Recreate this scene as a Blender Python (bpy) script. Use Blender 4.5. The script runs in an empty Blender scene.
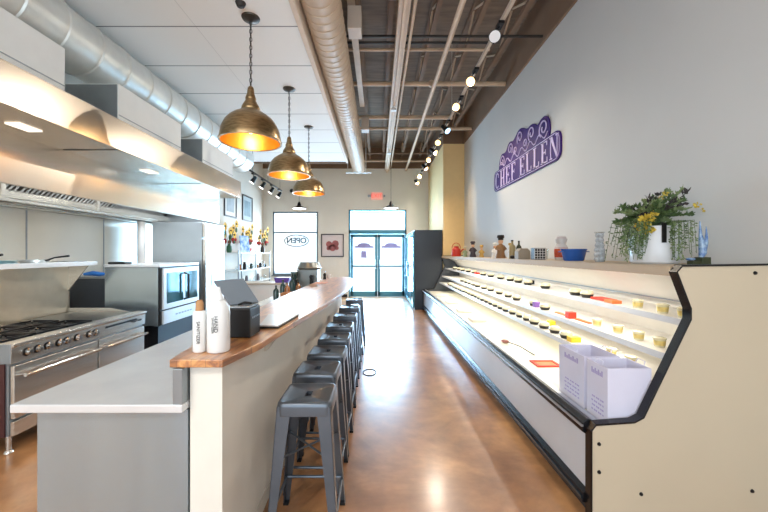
import bpy, bmesh, math, random
from mathutils import Vector, Matrix, Euler
random.seed(7)
PI = math.pi
S = bpy.context.scene
COL = S.collection
H = 1.55                      # eye height

# ------------------------------------------------------------------ camera
cd = bpy.data.cameras.new('camera'); cam = bpy.data.objects.new('camera', cd); COL.objects.link(cam)
cam.location = (0, 0, H); cam.rotation_euler = (PI/2, 0, 0)
cd.sensor_width = 36; cd.lens = 341/768*36
cd.shift_x = 6/768; cd.shift_y = -3/768
cd.clip_start = .05; cd.clip_end = 200
S.camera = cam
S.view_settings.view_transform = 'Standard'; S.view_settings.look = 'None'
S.view_settings.exposure = -.22; S.view_settings.gamma = 1; S.view_settings.use_curve_mapping = False

# ------------------------------------------------------------------ world and large lights
w = bpy.data.worlds.new('sky'); S.world = w; w.use_nodes = True
bgn = w.node_tree.nodes['Background']
bgn.inputs[0].default_value = (.74, .88, 1, 1); bgn.inputs[1].default_value = 4.2

def area(name, loc, rot, sx, sy, power, col=(1,1,1), portal=False, spread=PI):
    l = bpy.data.lights.new(name, 'AREA'); l.shape = 'RECTANGLE'; l.size = sx; l.size_y = sy
    l.energy = power; l.color = col; l.spread = spread
    if portal: l.cycles.is_portal = True
    o = bpy.data.objects.new(name, l); COL.objects.link(o); o.location = loc; o.rotation_euler = rot
    return o
# storefront behind the camera, daylight
area('window_light', (-.85, -3.3, 2.1), (PI/2, 0, 0), 5.6, 3.0, 48, (.78, .89, 1))
# daylight at the street doors and the window beside them
area('door_light', (-.02, 12.25, 1.6), (-PI/2, 0, 0), 1.9, 2.9, 760, (.40, .70, 1))
area('window_side_light', (-2.92, 12.25, 1.95), (-PI/2, 0, 0), 1.6, 2.1, 170, (.66, .84, 1))
# added unseen fill lights overhead behind the camera, to brighten the room
area('ceiling_fill_light', (-2.0, -1.4, 3.85), (0, 0, 0), 2.4, 1.2, 190, (1, .97, .92))
area('overhead_fill_light', (1.0, -1.2, 4.7), (0, 0, 0), 1.6, 2.4, 60, (1, .95, .88))

# ------------------------------------------------------------------ materials
def lin(c):
    return tuple((x/12.92 if x <= .04045 else ((x+.055)/1.055)**2.4) for x in c)
def rgb(r, g, b): return lin((r/255, g/255, b/255)) + (1,)
MATS = {}
def mat(name, col, rough=.5, metal=0, coat=0, noise=0, nscale=8, emis=None, estr=0, bump=0, bscale=200, stretch=None, col2=None, trans=0, spec=.5):
    if name in MATS: return MATS[name]
    m = bpy.data.materials.new(name); m.use_nodes = True; MATS[name] = m
    nt = m.node_tree; N = nt.nodes; L = nt.links; b = N['Principled BSDF']
    b.inputs['Base Color'].default_value = col; b.inputs['Roughness'].default_value = rough
    b.inputs['Metallic'].default_value = metal; b.inputs['Coat Weight'].default_value = coat
    b.inputs['Coat Roughness'].default_value = .08; b.inputs['Transmission Weight'].default_value = trans
    b.inputs['Specular IOR Level'].default_value = spec
    tc = N.new('ShaderNodeTexCoord'); mp = N.new('ShaderNodeMapping')
    L.new(tc.outputs['Object'], mp.inputs[0])
    if stretch: mp.inputs['Scale'].default_value = stretch
    nz = N.new('ShaderNodeTexNoise'); nz.inputs['Scale'].default_value = nscale; nz.inputs['Detail'].default_value = 5
    L.new(mp.outputs[0], nz.inputs['Vector'])
    amt = noise if noise else .03
    c2 = col2 if col2 else tuple(max(0, c*(1-amt)) for c in col[:3]) + (1,)
    mx = N.new('ShaderNodeMix'); mx.data_type = 'RGBA'
    rp = N.new('ShaderNodeValToRGB'); rp.color_ramp.elements[0].position = .35; rp.color_ramp.elements[1].position = .65
    L.new(nz.outputs[0], rp.inputs[0]); L.new(rp.outputs[0], mx.inputs[0])
    mx.inputs[6].default_value = col; mx.inputs[7].default_value = c2
    L.new(mx.outputs[2], b.inputs['Base Color'])
    if emis: b.inputs['Emission Color'].default_value = emis; b.inputs['Emission Strength'].default_value = estr
    if bump:
        n2 = N.new('ShaderNodeTexNoise'); n2.inputs['Scale'].default_value = bscale
        L.new(mp.outputs[0], n2.inputs['Vector'])
        bp = N.new('ShaderNodeBump'); bp.inputs['Strength'].default_value = bump; bp.inputs['Distance'].default_value = .01
        L.new(n2.outputs[0], bp.inputs['Height']); L.new(bp.outputs[0], b.inputs['Normal'])
    return m
def glass_mat(name, tint=(1,1,1,1), gl=.08):
    if name in MATS: return MATS[name]
    m = bpy.data.materials.new(name); m.use_nodes = True; MATS[name] = m
    nt = m.node_tree; N = nt.nodes; L = nt.links; N.remove(N['Principled BSDF'])
    t = N.new('ShaderNodeBsdfTransparent'); t.inputs[0].default_value = tint
    g = N.new('ShaderNodeBsdfGlossy'); g.inputs['Roughness'].default_value = .03
    x = N.new('ShaderNodeMixShader'); x.inputs[0].default_value = gl
    L.new(t.outputs[0], x.inputs[1]); L.new(g.outputs[0], x.inputs[2]); L.new(x.outputs[0], N['Material Output'].inputs[0])
    return m
def emit(name, col, s):
    return mat(name, col, .5, emis=col, estr=s)

STEEL = mat('brushed_steel', rgb(222,218,210), .27, .85, noise=.14, nscale=3, stretch=(1,1,12), bump=.02, bscale=60)
STEELH = mat('hood_steel', rgb(214,204,190), .27, .85, noise=.12, nscale=1.2, stretch=(1,1.6,.4), bump=.03, bscale=3)
STEELT = mat('table_steel', rgb(226,229,232), .27, .4, noise=.08, nscale=4, bump=.01)
STEELD = mat('dull_steel', rgb(160,168,174), .32, .75, noise=.15, nscale=4)
CHROME = mat('chrome', rgb(215,215,215), .12, 1)
GALV = mat('galvanised_steel', rgb(222,224,220), .38, .55, noise=.14, nscale=5)
WHITEW = mat('white_paint', rgb(228,229,227), .6)
CREAM = mat('cream_wall_paint', rgb(234,229,219), .7, noise=.03, nscale=2)
RWALL = mat('pale_wall_paint', rgb(206,206,204), .7, noise=.04, nscale=1)
YWALL = mat('warm_lit_wall_paint', rgb(236,206,150), .7)  # cream pilaster paint with the yellow lamp glow put into its colour
BROWN = mat('brown_ceiling_paint', rgb(130,104,82), .8, noise=.12, nscale=3)
DECK = mat('brown_deck', rgb(132,112,94), .85, noise=.3, nscale=2, stretch=(1,6,1))
TANPIPE = mat('tan_pipe_paint', rgb(212,186,158), .6, noise=.1)
DARKPIPE = mat('dark_iron', rgb(48,42,38), .6)
TANDUCT = mat('tan_duct_paint', rgb(204,182,158), .5, .05, noise=.08, nscale=6)
BLACK = mat('black_plastic', rgb(16,16,18), .4, spec=.35)
BLACKT = mat('black_trim', rgb(12,11,15), .26, coat=.1, spec=.35)
GUN = mat('gunmetal', rgb(92,98,106), .34, .7, noise=.15, nscale=6, coat=.2)
BRASS = mat('aged_brass', rgb(176,148,108), .3, .9, noise=.42, nscale=14, stretch=(1,1,4), bump=.12, bscale=25)
GOLD = mat('gold_lining', rgb(240,184,84), .28, .9, noise=.15, nscale=14)
TEAL = mat('teal_door_frame', rgb(70,130,150), .4, .3)
PURPLE = mat('purple_vinyl', rgb(54,16,108), .6, noise=.15, spec=.2)
LILAC = mat('lilac_white', rgb(206,188,230), .5)
GLASS = glass_mat('window_glass')
CGLASS = glass_mat('clear_glass', (.93,.97,.98,1), .22)
CUP = mat('clear_plastic', rgb(222,212,176), .2, noise=.06, coat=.3)
CASEW = mat('case_white_enamel', rgb(238,234,226), .35, coat=.2)
CASEB = mat('case_panel_cream', rgb(198,184,160), .42, noise=.03, nscale=2)
CASEF = mat('case_front_white', rgb(206,212,220), .3, coat=.6)
PLEDGE = mat('ledge_beige', rgb(186,164,136), .6)
WOODRED = mat('dark_red_panel', rgb(70,34,34), .5)
PAPERW = mat('white_paper', rgb(214,212,230), .7)
PRINT = mat('lilac_print', rgb(170,160,205), .7)

def ceiling_tile_mat():
    m = bpy.data.materials.new('ceiling_tile'); m.use_nodes = True
    nt = m.node_tree; N = nt.nodes; L = nt.links; b = N['Principled BSDF']
    g = N.new('ShaderNodeNewGeometry'); sp = N.new('ShaderNodeSeparateXYZ'); L.new(g.outputs['Position'], sp.inputs[0])
    def seam(out, off, per, wd):
        a = N.new('ShaderNodeMath'); a.operation = 'SUBTRACT'; L.new(out, a.inputs[0]); a.inputs[1].default_value = off - per*50
        d = N.new('ShaderNodeMath'); d.operation = 'DIVIDE'; L.new(a.outputs[0], d.inputs[0]); d.inputs[1].default_value = per
        f = N.new('ShaderNodeMath'); f.operation = 'FRACT'; L.new(d.outputs[0], f.inputs[0])
        c = N.new('ShaderNodeMath'); c.operation = 'LESS_THAN'; L.new(f.outputs[0], c.inputs[0]); c.inputs[1].default_value = wd
        return c.outputs[0]
    s = seam(sp.outputs['Y'], 3.635, .765, .02)
    s2 = seam(sp.outputs['X'], -1.95, 1.22, .006)
    mx = N.new('ShaderNodeMath'); mx.operation = 'MULTIPLY_ADD'; L.new(s2, mx.inputs[0]); mx.inputs[1].default_value = .25; L.new(s, mx.inputs[2]); mx.use_clamp = True
    mi = N.new('ShaderNodeMix'); mi.data_type = 'RGBA'; L.new(mx.outputs[0], mi.inputs[0])
    mi.inputs[6].default_value = rgb(243,242,239); mi.inputs[7].default_value = rgb(120,122,122)
    L.new(mi.outputs[2], b.inputs['Base Color']); b.inputs['Roughness'].default_value = .6
    return m
def floor_mat():
    m = bpy.data.materials.new('stained_concrete'); m.use_nodes = True
    nt = m.node_tree; N = nt.nodes; L = nt.links; b = N['Principled BSDF']
    g = N.new('ShaderNodeNewGeometry')
    n1 = N.new('ShaderNodeTexNoise'); n1.inputs['Scale'].default_value = 1.1; n1.inputs['Detail'].default_value = 8; n1.inputs['Roughness'].default_value = .6; n1.inputs['Distortion'].default_value = .6
    n2 = N.new('ShaderNodeTexNoise'); n2.inputs['Scale'].default_value = 7; n2.inputs['Detail'].default_value = 8
    L.new(g.outputs['Position'], n1.inputs[0]); L.new(g.outputs['Position'], n2.inputs[0])
    r = N.new('ShaderNodeValToRGB'); e = r.color_ramp.elements
    e[0].position = .3; e[0].color = rgb(122,78,46); e[1].position = .72; e[1].color = rgb(204,150,98)
    k = e.new(.5); k.color = rgb(160,112,72)
    L.new(n1.outputs[0], r.inputs[0])
    mi = N.new('ShaderNodeMix'); mi.data_type = 'RGBA'; mi.blend_type = 'OVERLAY'; mi.inputs[0].default_value = .45
    L.new(r.outputs[0], mi.inputs[6]); L.new(n2.outputs[0], mi.inputs[7])
    L.new(mi.outputs[2], b.inputs['Base Color'])
    b.inputs['Roughness'].default_value = .34; b.inputs['Coat Weight'].default_value = .7; b.inputs['Coat Roughness'].default_value = .19
    bp = N.new('ShaderNodeBump'); bp.inputs['Strength'].default_value = .06; bp.inputs['Distance'].default_value = .01
    L.new(n2.outputs[0], bp.inputs['Height']); L.new(bp.outputs[0], b.inputs['Normal'])
    return m
def wood_mat():
    m = bpy.data.materials.new('bar_wood'); m.use_nodes = True
    nt = m.node_tree; N = nt.nodes; L = nt.links; b = N['Principled BSDF']
    g = N.new('ShaderNodeNewGeometry'); mp = N.new('ShaderNodeMapping'); mp.inputs['Scale'].default_value = (9, 1.2, 9)
    L.new(g.outputs['Position'], mp.inputs[0])
    n = N.new('ShaderNodeTexNoise'); n.inputs['Scale'].default_value = 1.7; n.inputs['Detail'].default_value = 9; n.inputs['Distortion'].default_value = 1.6
    L.new(mp.outputs[0], n.inputs[0])
    r = N.new('ShaderNodeValToRGB'); e = r.color_ramp.elements
    e[0].position = .3; e[0].color = rgb(112,58,26); e[1].position = .68; e[1].color = rgb(222,166,98)
    k = e.new(.48); k.color = rgb(186,118,58)
    L.new(n.outputs[0], r.inputs[0])
    bk = N.new('ShaderNodeTexBrick'); bk.inputs['Scale'].default_value = 1; bk.inputs['Brick Width'].default_value = .9; bk.inputs['Row Height'].default_value = .062
    bk.inputs['Mortar Size'].default_value = .0012; bk.inputs['Color1'].default_value = (1,1,1,1); bk.inputs['Color2'].default_value = (.62,.58,.52,1); bk.inputs['Mortar'].default_value = (.3,.2,.12,1)
    sp = N.new('ShaderNodeSeparateXYZ'); cb = N.new('ShaderNodeCombineXYZ'); L.new(g.outputs['Position'], sp.inputs[0])
    L.new(sp.outputs['Y'], cb.inputs['X']); L.new(sp.outputs['X'], cb.inputs['Y']); L.new(cb.outputs[0], bk.inputs[0])
    mi = N.new('ShaderNodeMix'); mi.data_type = 'RGBA'; mi.blend_type = 'MULTIPLY'; mi.inputs[0].default_value = .8
    L.new(r.outputs[0], mi.inputs[6]); L.new(bk.outputs[0], mi.inputs[7]); L.new(mi.outputs[2], b.inputs['Base Color'])
    b.inputs['Roughness'].default_value = .42; b.inputs['Coat Weight'].default_value = 1; b.inputs['Coat IOR'].default_value = 1.8; b.inputs['Coat Roughness'].default_value = .3
    return m
TILE = ceiling_tile_mat(); FLOOR = floor_mat(); WOOD = wood_mat()

# ------------------------------------------------------------------ mesh builder
class B:
    def __init__(s): s.v = []; s.f = []
    def add(s, vs, fs):
        k = len(s.v); s.v += [Vector(v) for v in vs]; s.f += [tuple(i+k for i in f) for f in fs]; return s
    def box(s, x0, x1, y0, y1, z0, z1):
        return s.add([(x0,y0,z0),(x1,y0,z0),(x1,y1,z0),(x0,y1,z0),(x0,y0,z1),(x1,y0,z1),(x1,y1,z1),(x0,y1,z1)],
                     [(0,3,2,1),(4,5,6,7),(0,1,5,4),(1,2,6,5),(2,3,7,6),(3,0,4,7)])
    def prism(s, poly, axis, a, b):
        # poly: 2D points; axis 'z': (x,y); 'y': (x,z); 'x': (y,z)
        def P(p, t):
            return {'z': (p[0],p[1],t), 'y': (p[0],t,p[1]), 'x': (t,p[0],p[1])}[axis]
        n = len(poly); vs = [P(p,a) for p in poly]+[P(p,b) for p in poly]
        fs = [tuple(range(n)), tuple(range(2*n-1, n-1, -1))]+[(i,(i+1)%n,(i+1)%n+n,i+n) for i in range(n)]
        return s.add(vs, fs)
    def cyl(s, p0, p1, r0, r1=None, n=12, caps=True):
        r1 = r0 if r1 is None else r1
        p0 = Vector(p0); p1 = Vector(p1); d = (p1-p0).normalized()
        u = d.cross(Vector((0,0,1)) if abs(d.z) < .9 else Vector((1,0,0))).normalized(); w_ = d.cross(u)
        vs = []
        for p, r in ((p0,r0),(p1,r1)):
            for i in range(n):
                a = 2*PI*i/n; vs.append(p+u*math.cos(a)*r+w_*math.sin(a)*r)
        fs = [(i,(i+1)%n,(i+1)%n+n,i+n) for i in range(n)]
        if caps: fs += [tuple(range(n-1,-1,-1)), tuple(range(n,2*n))]
        return s.add(vs, fs)
    def lathe(s, prof, c=(0,0,0), n=24, axis='z', closed=False):
        vs = []; c = Vector(c)
        for r, h in prof:
            for i in range(n):
                a = 2*PI*i/n
                if axis == 'z': vs.append(c+Vector((r*math.cos(a), r*math.sin(a), h)))
                elif axis == 'y': vs.append(c+Vector((r*math.cos(a), h, r*math.sin(a))))
                else: vs.append(c+Vector((h, r*math.cos(a), r*math.sin(a))))
        m = len(prof); fs = []
        for j in range(m-1 if not closed else m):
            k = (j+1) % m
            fs += [(j*n+i, j*n+(i+1)%n, k*n+(i+1)%n, k*n+i) for i in range(n)]
        if not closed:
            if prof[0][0] > 1e-6: fs.append(tuple(range(n-1,-1,-1)))
            if prof[-1][0] > 1e-6: fs.append(tuple(range((m-1)*n, m*n)))
        return s.add(vs, fs)
    def tube(s, pts, r, n=8, closed=False):
        pts = [Vector(p) for p in pts]; m = len(pts); vs = []; prev = None
        for i, p in enumerate(pts):
            a = pts[(i-1) % m] if (closed or i > 0) else p; b = pts[(i+1) % m] if (closed or i < m-1) else p
            d = (b-a).normalized()
            if prev is None:
                u = d.cross(Vector((0,0,1)) if abs(d.z) < .9 else Vector((1,0,0))).normalized()
            else:
                u = (prev - d*prev.dot(d)).normalized()
            prev = u; w_ = d.cross(u)
            rr = r[i] if isinstance(r, (list, tuple)) else r
            for k in range(n):
                t = 2*PI*k/n; vs.append(p+u*math.cos(t)*rr+w_*math.sin(t)*rr)
        fs = []
        for i in range(m if closed else m-1):
            j = (i+1) % m
            fs += [(i*n+k, i*n+(k+1)%n, j*n+(k+1)%n, j*n+k) for k in range(n)]
        if not closed: fs += [tuple(range(n-1,-1,-1)), tuple(range((m-1)*n, m*n))]
        return s.add(vs, fs)
    def ball(s, c, r, n=10, sc=(1,1,1)):
        k = len(s.v); prof = [(max(1e-4, r*math.sin(PI*i/n)), -r*math.cos(PI*i/n)) for i in range(n+1)]
        t = B().lathe(prof, (0,0,0), n+2)
        return s.add([Vector((v.x*sc[0], v.y*sc[1], v.z*sc[2]))+Vector(c) for v in t.v], t.f)
    def slab(s, quad, t):
        q = [Vector(p) for p in quad]; nrm = (q[1]-q[0]).cross(q[3]-q[0]).normalized()*t
        return s.add(q+[p+nrm for p in q], [(3,2,1,0),(4,5,6,7),(0,1,5,4),(1,2,6,5),(2,3,7,6),(3,0,4,7)])
def origin(p):
    v = Vector((0,0,0))
    while p is not None: v += p.location; p = p.parent
    return v
def mk(name, b, m, parent=None, bevel=0, sharp=35, label=None, seg=2, sub=0):
    me = bpy.data.meshes.new(name)
    off = origin(parent)
    own = Vector((0,0,0))
    if parent is None and b.v:      # put the origin of a one-piece thing at its base centre
        xs = [v.x for v in b.v]; ys = [v.y for v in b.v]; zs = [v.z for v in b.v]
        own = Vector(((min(xs)+max(xs))/2, (min(ys)+max(ys))/2, min(zs)))
    me.from_pydata([tuple(v-off-own) for v in b.v], [], b.f)
    bm = bmesh.new(); bm.from_mesh(me); bmesh.ops.recalc_face_normals(bm, faces=bm.faces); bm.to_mesh(me); bm.free()
    for p in me.polygons: p.use_smooth = True
    me.set_sharp_from_angle(angle=math.radians(sharp))
    me.materials.append(m)
    o = bpy.data.objects.new(name, me); COL.objects.link(o); o.parent = parent; o.location = own
    if bevel:
        md = o.modifiers.new('bevel', 'BEVEL'); md.width = bevel; md.segments = seg; md.limit_method = 'ANGLE'; md.harden_normals = True
    if label: o['label'] = label
    return o
def tag(o, label, cat, group=None):
    o['label'] = label; o['category'] = cat
    if group: o['group'] = group
    return o
def thing(name, label, cat, loc=(0,0,0), group=None):
    o = bpy.data.objects.new(name, None); COL.objects.link(o); o.location = loc; o.empty_display_size = .1
    return tag(o, label, cat, group)
def struct(name, b, m, bevel=0, parent=None):
    o = mk(name, b, m, parent, bevel)
    if parent is None: o['kind'] = 'structure'
    return o
def copy_tree(o, loc=None, rz=None, label=None, parent=None):
    c = o.copy(); COL.objects.link(c)
    if parent: c.parent = parent
    if loc is not None: c.location = loc
    if rz is not None: c.rotation_euler = (0,0,rz)
    if label: c['label'] = label
    for ch in list(o.children): copy_tree(ch, parent=c)
    return c
def wp(px, py, d): return ((px-378)*d/341, d, H+(253-py)*d/341)

# ================================================================== SETTING
XL, XR, YB, YF, ZD = -4.05, 2.35, 12.0, -3.6, 5.25
PAINT = 4.52                      # height where the wall paint changes to brown
struct('floor', B().box(XL-.2, XR+.2, YF-.2, YB+.15, -.12, 0), FLOOR)
struct('wall_left', B().box(XL-.15, XL, YF, YB, 0, ZD), CREAM)
struct('wall_right', B().box(XR, XR+.15, YF, YB, 0, PAINT), RWALL)
struct('wall_right_upper', B().box(XR-.012, XR+.15, YF, YB, PAINT, ZD), BROWN)
struct('trim_1', B().box(XR-.03, XR-.012, YF, 9.25, PAINT, PAINT+.07), BROWN)
struct('wall_pilaster', B().box(1.775, XR, 9.28, YB, 0, PAINT), YWALL)
struct('wall_pilaster_upper', B().box(1.765, XR-.012, 9.27, YB-.01, PAINT, ZD), BROWN)
# back wall with the window and the door opening
bw = B()
WX0, WX1, WZ0, WZ1 = -3.70, -2.11, .78, 3.0
DX0, DX1, DZ1 = -1.03, 1.0, 3.07
bw.box(XL, WX0, YB, YB+.15, 0, PAINT); bw.box(WX0, WX1, YB, YB+.15, 0, WZ0); bw.box(WX0, WX1, YB, YB+.15, WZ1, PAINT)
bw.box(WX1, DX0, YB, YB+.15, 0, PAINT); bw.box(DX0, DX1, YB, YB+.15, DZ1, PAINT); bw.box(DX1, XR, YB, YB+.15, 0, PAINT)
struct('wall_back', bw, CREAM)
struct('wall_back_upper', B().box(XL, XR, YB-.012, YB+.15, PAINT, ZD), BROWN)
struct('wall_front', B().box(XL, XR, YF-.15, YF, 0, .55).box(XL, XR, YF-.15, YF, 3.7, ZD).box(XL, -3.7, YF-.15, YF, .55, 3.7).box(2.1, XR, YF-.15, YF, .55, 3.7), CREAM)
struct('baseboard_left', B().box(XL, XL+.015, 6.5, YB, 0, .1), BLACK)
struct('baseboard_back', B().box(XL, DX0-.05, YB-.015, YB, 0, .1), BLACK)
# roof deck and hung white ceiling
struct('ceiling', B().box(XL, XR, YF, YB, ZD, ZD+.1), DECK)
CZ = H+2.42; CX = -.85; CY = 9.07
struct('ceiling_tiled', B().box(XL, CX, YF, CY, CZ, CZ+.12), TILE)
struct('trim_2', B().box(CX, CX+.055, YF, CY+.02, CZ-.03, CZ+.55), mat('pale_beam', rgb(226,208,188), .6), .005)
struct('trim_3', B().box(XL, CX, CY, CY+.04, CZ-.03, CZ+.55), BROWN)

# window beside the doors
wf = B(); t = .05
wf.box(WX0, WX0+t, YB, YB+.12, WZ0, WZ1).box(WX1-t, WX1, YB, YB+.12, WZ0, WZ1).box(WX0, WX1, YB, YB+.12, WZ0, WZ0+t).box(WX0, WX1, YB, YB+.12, WZ1-t, WZ1).box(WX0, WX1, YB, YB+.12, 2.24, 2.29)
win = struct('window_1', wf, mat('grey_window_frame', rgb(110,122,130), .4, .4))
mk('window_pane', B().box(WX0+t, WX1-t, YB+.05, YB+.06, WZ0+t, WZ1-t), GLASS, win)
mk('window_sill', B().box(WX0-.03, WX1+.03, YB-.06, YB+.02, WZ0-.04, WZ0), mat('grey_window_frame', rgb(110,122,130)), win)
# door frame with transom and two leaves
df = B()
df.box(DX0, DX0+.06, YB-.01, YB+.12, 0, DZ1).box(DX1-.06, DX1, YB-.01, YB+.12, 0, DZ1).box(DX0, DX1, YB-.01, YB+.12, DZ1-.04, DZ1).box(DX0, DX1, YB-.01, YB+.12, 2.22, 2.36)
dfr = struct('door_frame', df, TEAL)
mk('transom_pane', B().box(DX0+.06, DX1-.06, YB+.05, YB+.06, 2.36, DZ1-.04), GLASS, dfr)
for i, (a, b_) in enumerate(((DX0+.065, -.02), (-.01, DX1-.065))):
    dd = B(); dd.box(a, a+.085, YB+.01, YB+.06, .01, 2.21).box(b_-.085, b_, YB+.01, YB+.06, .01, 2.21)
    dd.box(a, b_, YB+.01, YB+.06, .01, .2).box(a, b_, YB+.01, YB+.06, 2.1, 2.21).box(a, b_, YB+.01, YB+.06, 1.06, 1.11)
    d = struct('door_%d' % (i+1), dd, TEAL)
    mk('door_pane', B().box(a+.085, b_-.085, YB+.03, YB+.038, .2, 2.1), GLASS, d)
    hx = b_-.06 if i == 0 else a+.06
    mk('door_handle', B().tube([(hx, YB+.01, 1.0), (hx, YB-.06, 1.02), (hx, YB-.06, 1.28), (hx, YB+.01, 1.3)], .012), STEELD, d)
    # printed logo on the pane
    mid = (a+b_)/2
    lg = B(); yy = YB+.022
    lg.prism([(mid-.34,1.73),(mid+.34,1.73),(mid+.34,1.79),(mid+.24,1.80),(mid+.18,1.87),(mid+.08,1.9),(mid-.08,1.9),(mid-.18,1.87),(mid-.24,1.80),(mid-.34,1.79)], 'y', yy, yy+.006)
    DEC = mat('window_decal_purple', rgb(150,146,200), .6)
    mk('window_decal', lg, DEC, d)
    if i == 0: mk('window_notice', B().box(mid-.1, mid+.08, yy, yy+.006, 1.38, 1.62), DEC, d)
    else: mk('window_notice', B().box(mid-.28, mid+.24, yy, yy+.006, 1.44, 1.455), DEC, d)
    lt = B()
    for k in range(7): lt.box(mid-.22+k*.07, mid-.18+k*.07, yy, yy+.006, .62, .64)
    mk('window_lettering', lt, mat('window_decal_pale', rgb(190,150,160), .6), d)
# world outside
st = struct('ground_outside', B().box(-20, 20, YB+.15, 45, -.15, -.02), mat('pale_pavement', rgb(200,200,196), .8, noise=.1))
ob = thing('street_building', 'pale building across the street seen through the transom above the doors', 'building', (0,32,0))
mk('wall', B().box(-16, 16, 32, 36, -.02, 5.5), mat('pale_facade', rgb(214,210,202), .8), ob)
mk('roof_edge', B().box(-16.3, 16.3, 31.7, 36, 5.5, 6.1), mat('grey_fascia', rgb(150,150,150), .8), ob)
for k in range(9): mk('window', B().box(-15+k*3.5, -12.6+k*3.5, 31.93, 32.02, .8, 3.6), mat('shop_window_glass', rgb(206,214,218), .3), ob)

# ================================================================== EXPOSED CEILING STEEL
def joist(x, z0, z1, y0, y1, lab):
    t = thing('steel_joist', lab, 'joist', (x, (y0+y1)/2, z0), 'open web roof joists')
    mk('bottom_chord', B().box(x-.035, x+.035, y0, y1, z0, z0+.05), BROWN, t)
    mk('top_chord', B().box(x-.04, x+.04, y0, y1, z1-.05, z1), BROWN, t)
    n = int((y1-y0)/.62); wb = B(); pts = []
    for i in range(n+1): pts.append((x, y0+(y1-y0)*i/n, z0+.03 if i % 2 else z1-.03))
    for a, b_ in zip(pts, pts[1:]): wb.cyl(a, b_, .016, n=6)
    mk('web', wb, TANPIPE, t)
for x, nm in ((-.28, 'brown open web joist just right of the spiral duct'), (.18, 'brown open web joist beside the wide tan beam'), (.82, 'brown open web joist left of the thin tan pipe'), (1.45, 'brown open web joist above the track lights'), (2.02, 'brown open web joist nearest the right wall')):
    joist(x, 4.86, ZD, YF, YB-.02, nm)
tag(mk('ceiling_beam', B().box(.24, .38, YF, YB-.02, 4.42, 4.52).box(.29, .33, YF, YB-.02, 4.36, 4.42), TANPIPE, bevel=.006), 'wide tan painted beam running the length of the open ceiling', 'beam')
tag(mk('ceiling_pipe', B().cyl((.44,YF,4.50), (.44,YB-.02,4.50), .022), TANPIPE), 'thin tan conduit running right beside the wide tan beam', 'pipe')
tag(mk('ceiling_pipe', B().cyl((.98,YF,4.46), (.98,YB-.02,4.46), .036), TANPIPE), 'tan sprinkler pipe running lengthwise between wide beam and track lights', 'pipe')
tag(mk('ceiling_pipe', B().box(-.37, -.28, YF, 7.0, 4.55, 4.6), TANPIPE), 'tan flat strip running beside the spiral duct', 'pipe')
for y, z, r, m, lab in ((4.83,4.62,.018,DARKPIPE,'dark iron cross pipe, nearest of the cross pipes'), (4.98,4.62,.018,DARKPIPE,'second dark iron cross pipe, just behind the nearest'),
        (5.2,4.65,.022,TANPIPE,'thin tan cross pipe behind the two dark ones'), (6.25,4.65,.04,TANPIPE,'thick tan cross pipe reaching the right wall'),
        (7.8,4.65,.045,TANPIPE,'tan cross pipe ending short of the right wall'), (8.5,4.65,.04,TANPIPE,'tan cross pipe just in front of the warm lit pilaster'),
        (10.6,4.65,.03,BROWN,'brown cross pipe next to last before back wall'), (11.5,4.65,.035,TANPIPE,'farthest tan cross pipe by the back wall')):
    xe = XR-.02 if y in (4.83,6.25,8.5) else 1.7
    if y == 10.6 or y == 11.5: xe = 1.75
    b = B().cyl((-.7,y,z), (xe,y,z), r)
    if y == 6.25:
        b.cyl((.98,y-.03,z), (.98,y+.03,z), .06)
    tag(mk('cross_pipe', b, m), lab, 'pipe')
for (x, y, lab) in ((.30,6.55,'small white sprinkler box hanging from wide beam, nearer one'), (.31,9.4,'small white sprinkler head near far end of wide beam'), (.18,4.3,'small white sprinkler head left of the wide beam')):
    zt_ = 4.86 if x < .3 else 4.37; zb_ = zt_-.05; b = B().cyl((x,y,zt_),(x,y,zb_),.012).box(x-.05,x+.05,y-.04,y+.04,zb_-.04,zb_)
    tag(mk('sprinkler_head', b, WHITEW), lab, 'sprinkler')
# spiral duct along the edge of the white ceiling
def duct(x, z, r, y0, y1, step, m, name, lab, ridge=.012, cap=None):
    prof = []; y = y0
    while y < y1:
        prof += [(r, y), (r, y+step*.9), (r+ridge, y+step*.93), (r+ridge, y+step*.97)]; y += step
    prof.append((r, y1))
    return tag(mk(name, B().lathe(prof, (x,0,z), 32, 'y'), m, sharp=20), lab, 'duct')
sd = duct(-.585, H+2.6, .2, YF, 10.3, .12, TANDUCT, 'spiral_duct', 'tan spiral air duct hanging along the edge of the white ceiling', .006)
for y, lab in ((4.06, 'off white junction box beside the spiral duct, nearer one'), (7.4, 'off white junction box beside the spiral duct, farther one')):
    tag(mk('junction_box', B().box(-.365, -.20, y, y+.22, H+2.68, H+2.95), mat('offwhite_box', rgb(206,192,178), .6), bevel=.006), lab, 'box')
tag(mk('duct_hanger', B().box(-.96, -.2, 10.1, 10.16, H+2.375, H+2.39).cyl((-.9,10.13,H+2.38),(-.9,10.13,ZD),.01).cyl((-.36,10.13,H+2.38),(-.36,10.13,ZD),.01), WHITEW), 'pale strap under the far end of the spiral duct', 'duct hanger')

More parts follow.
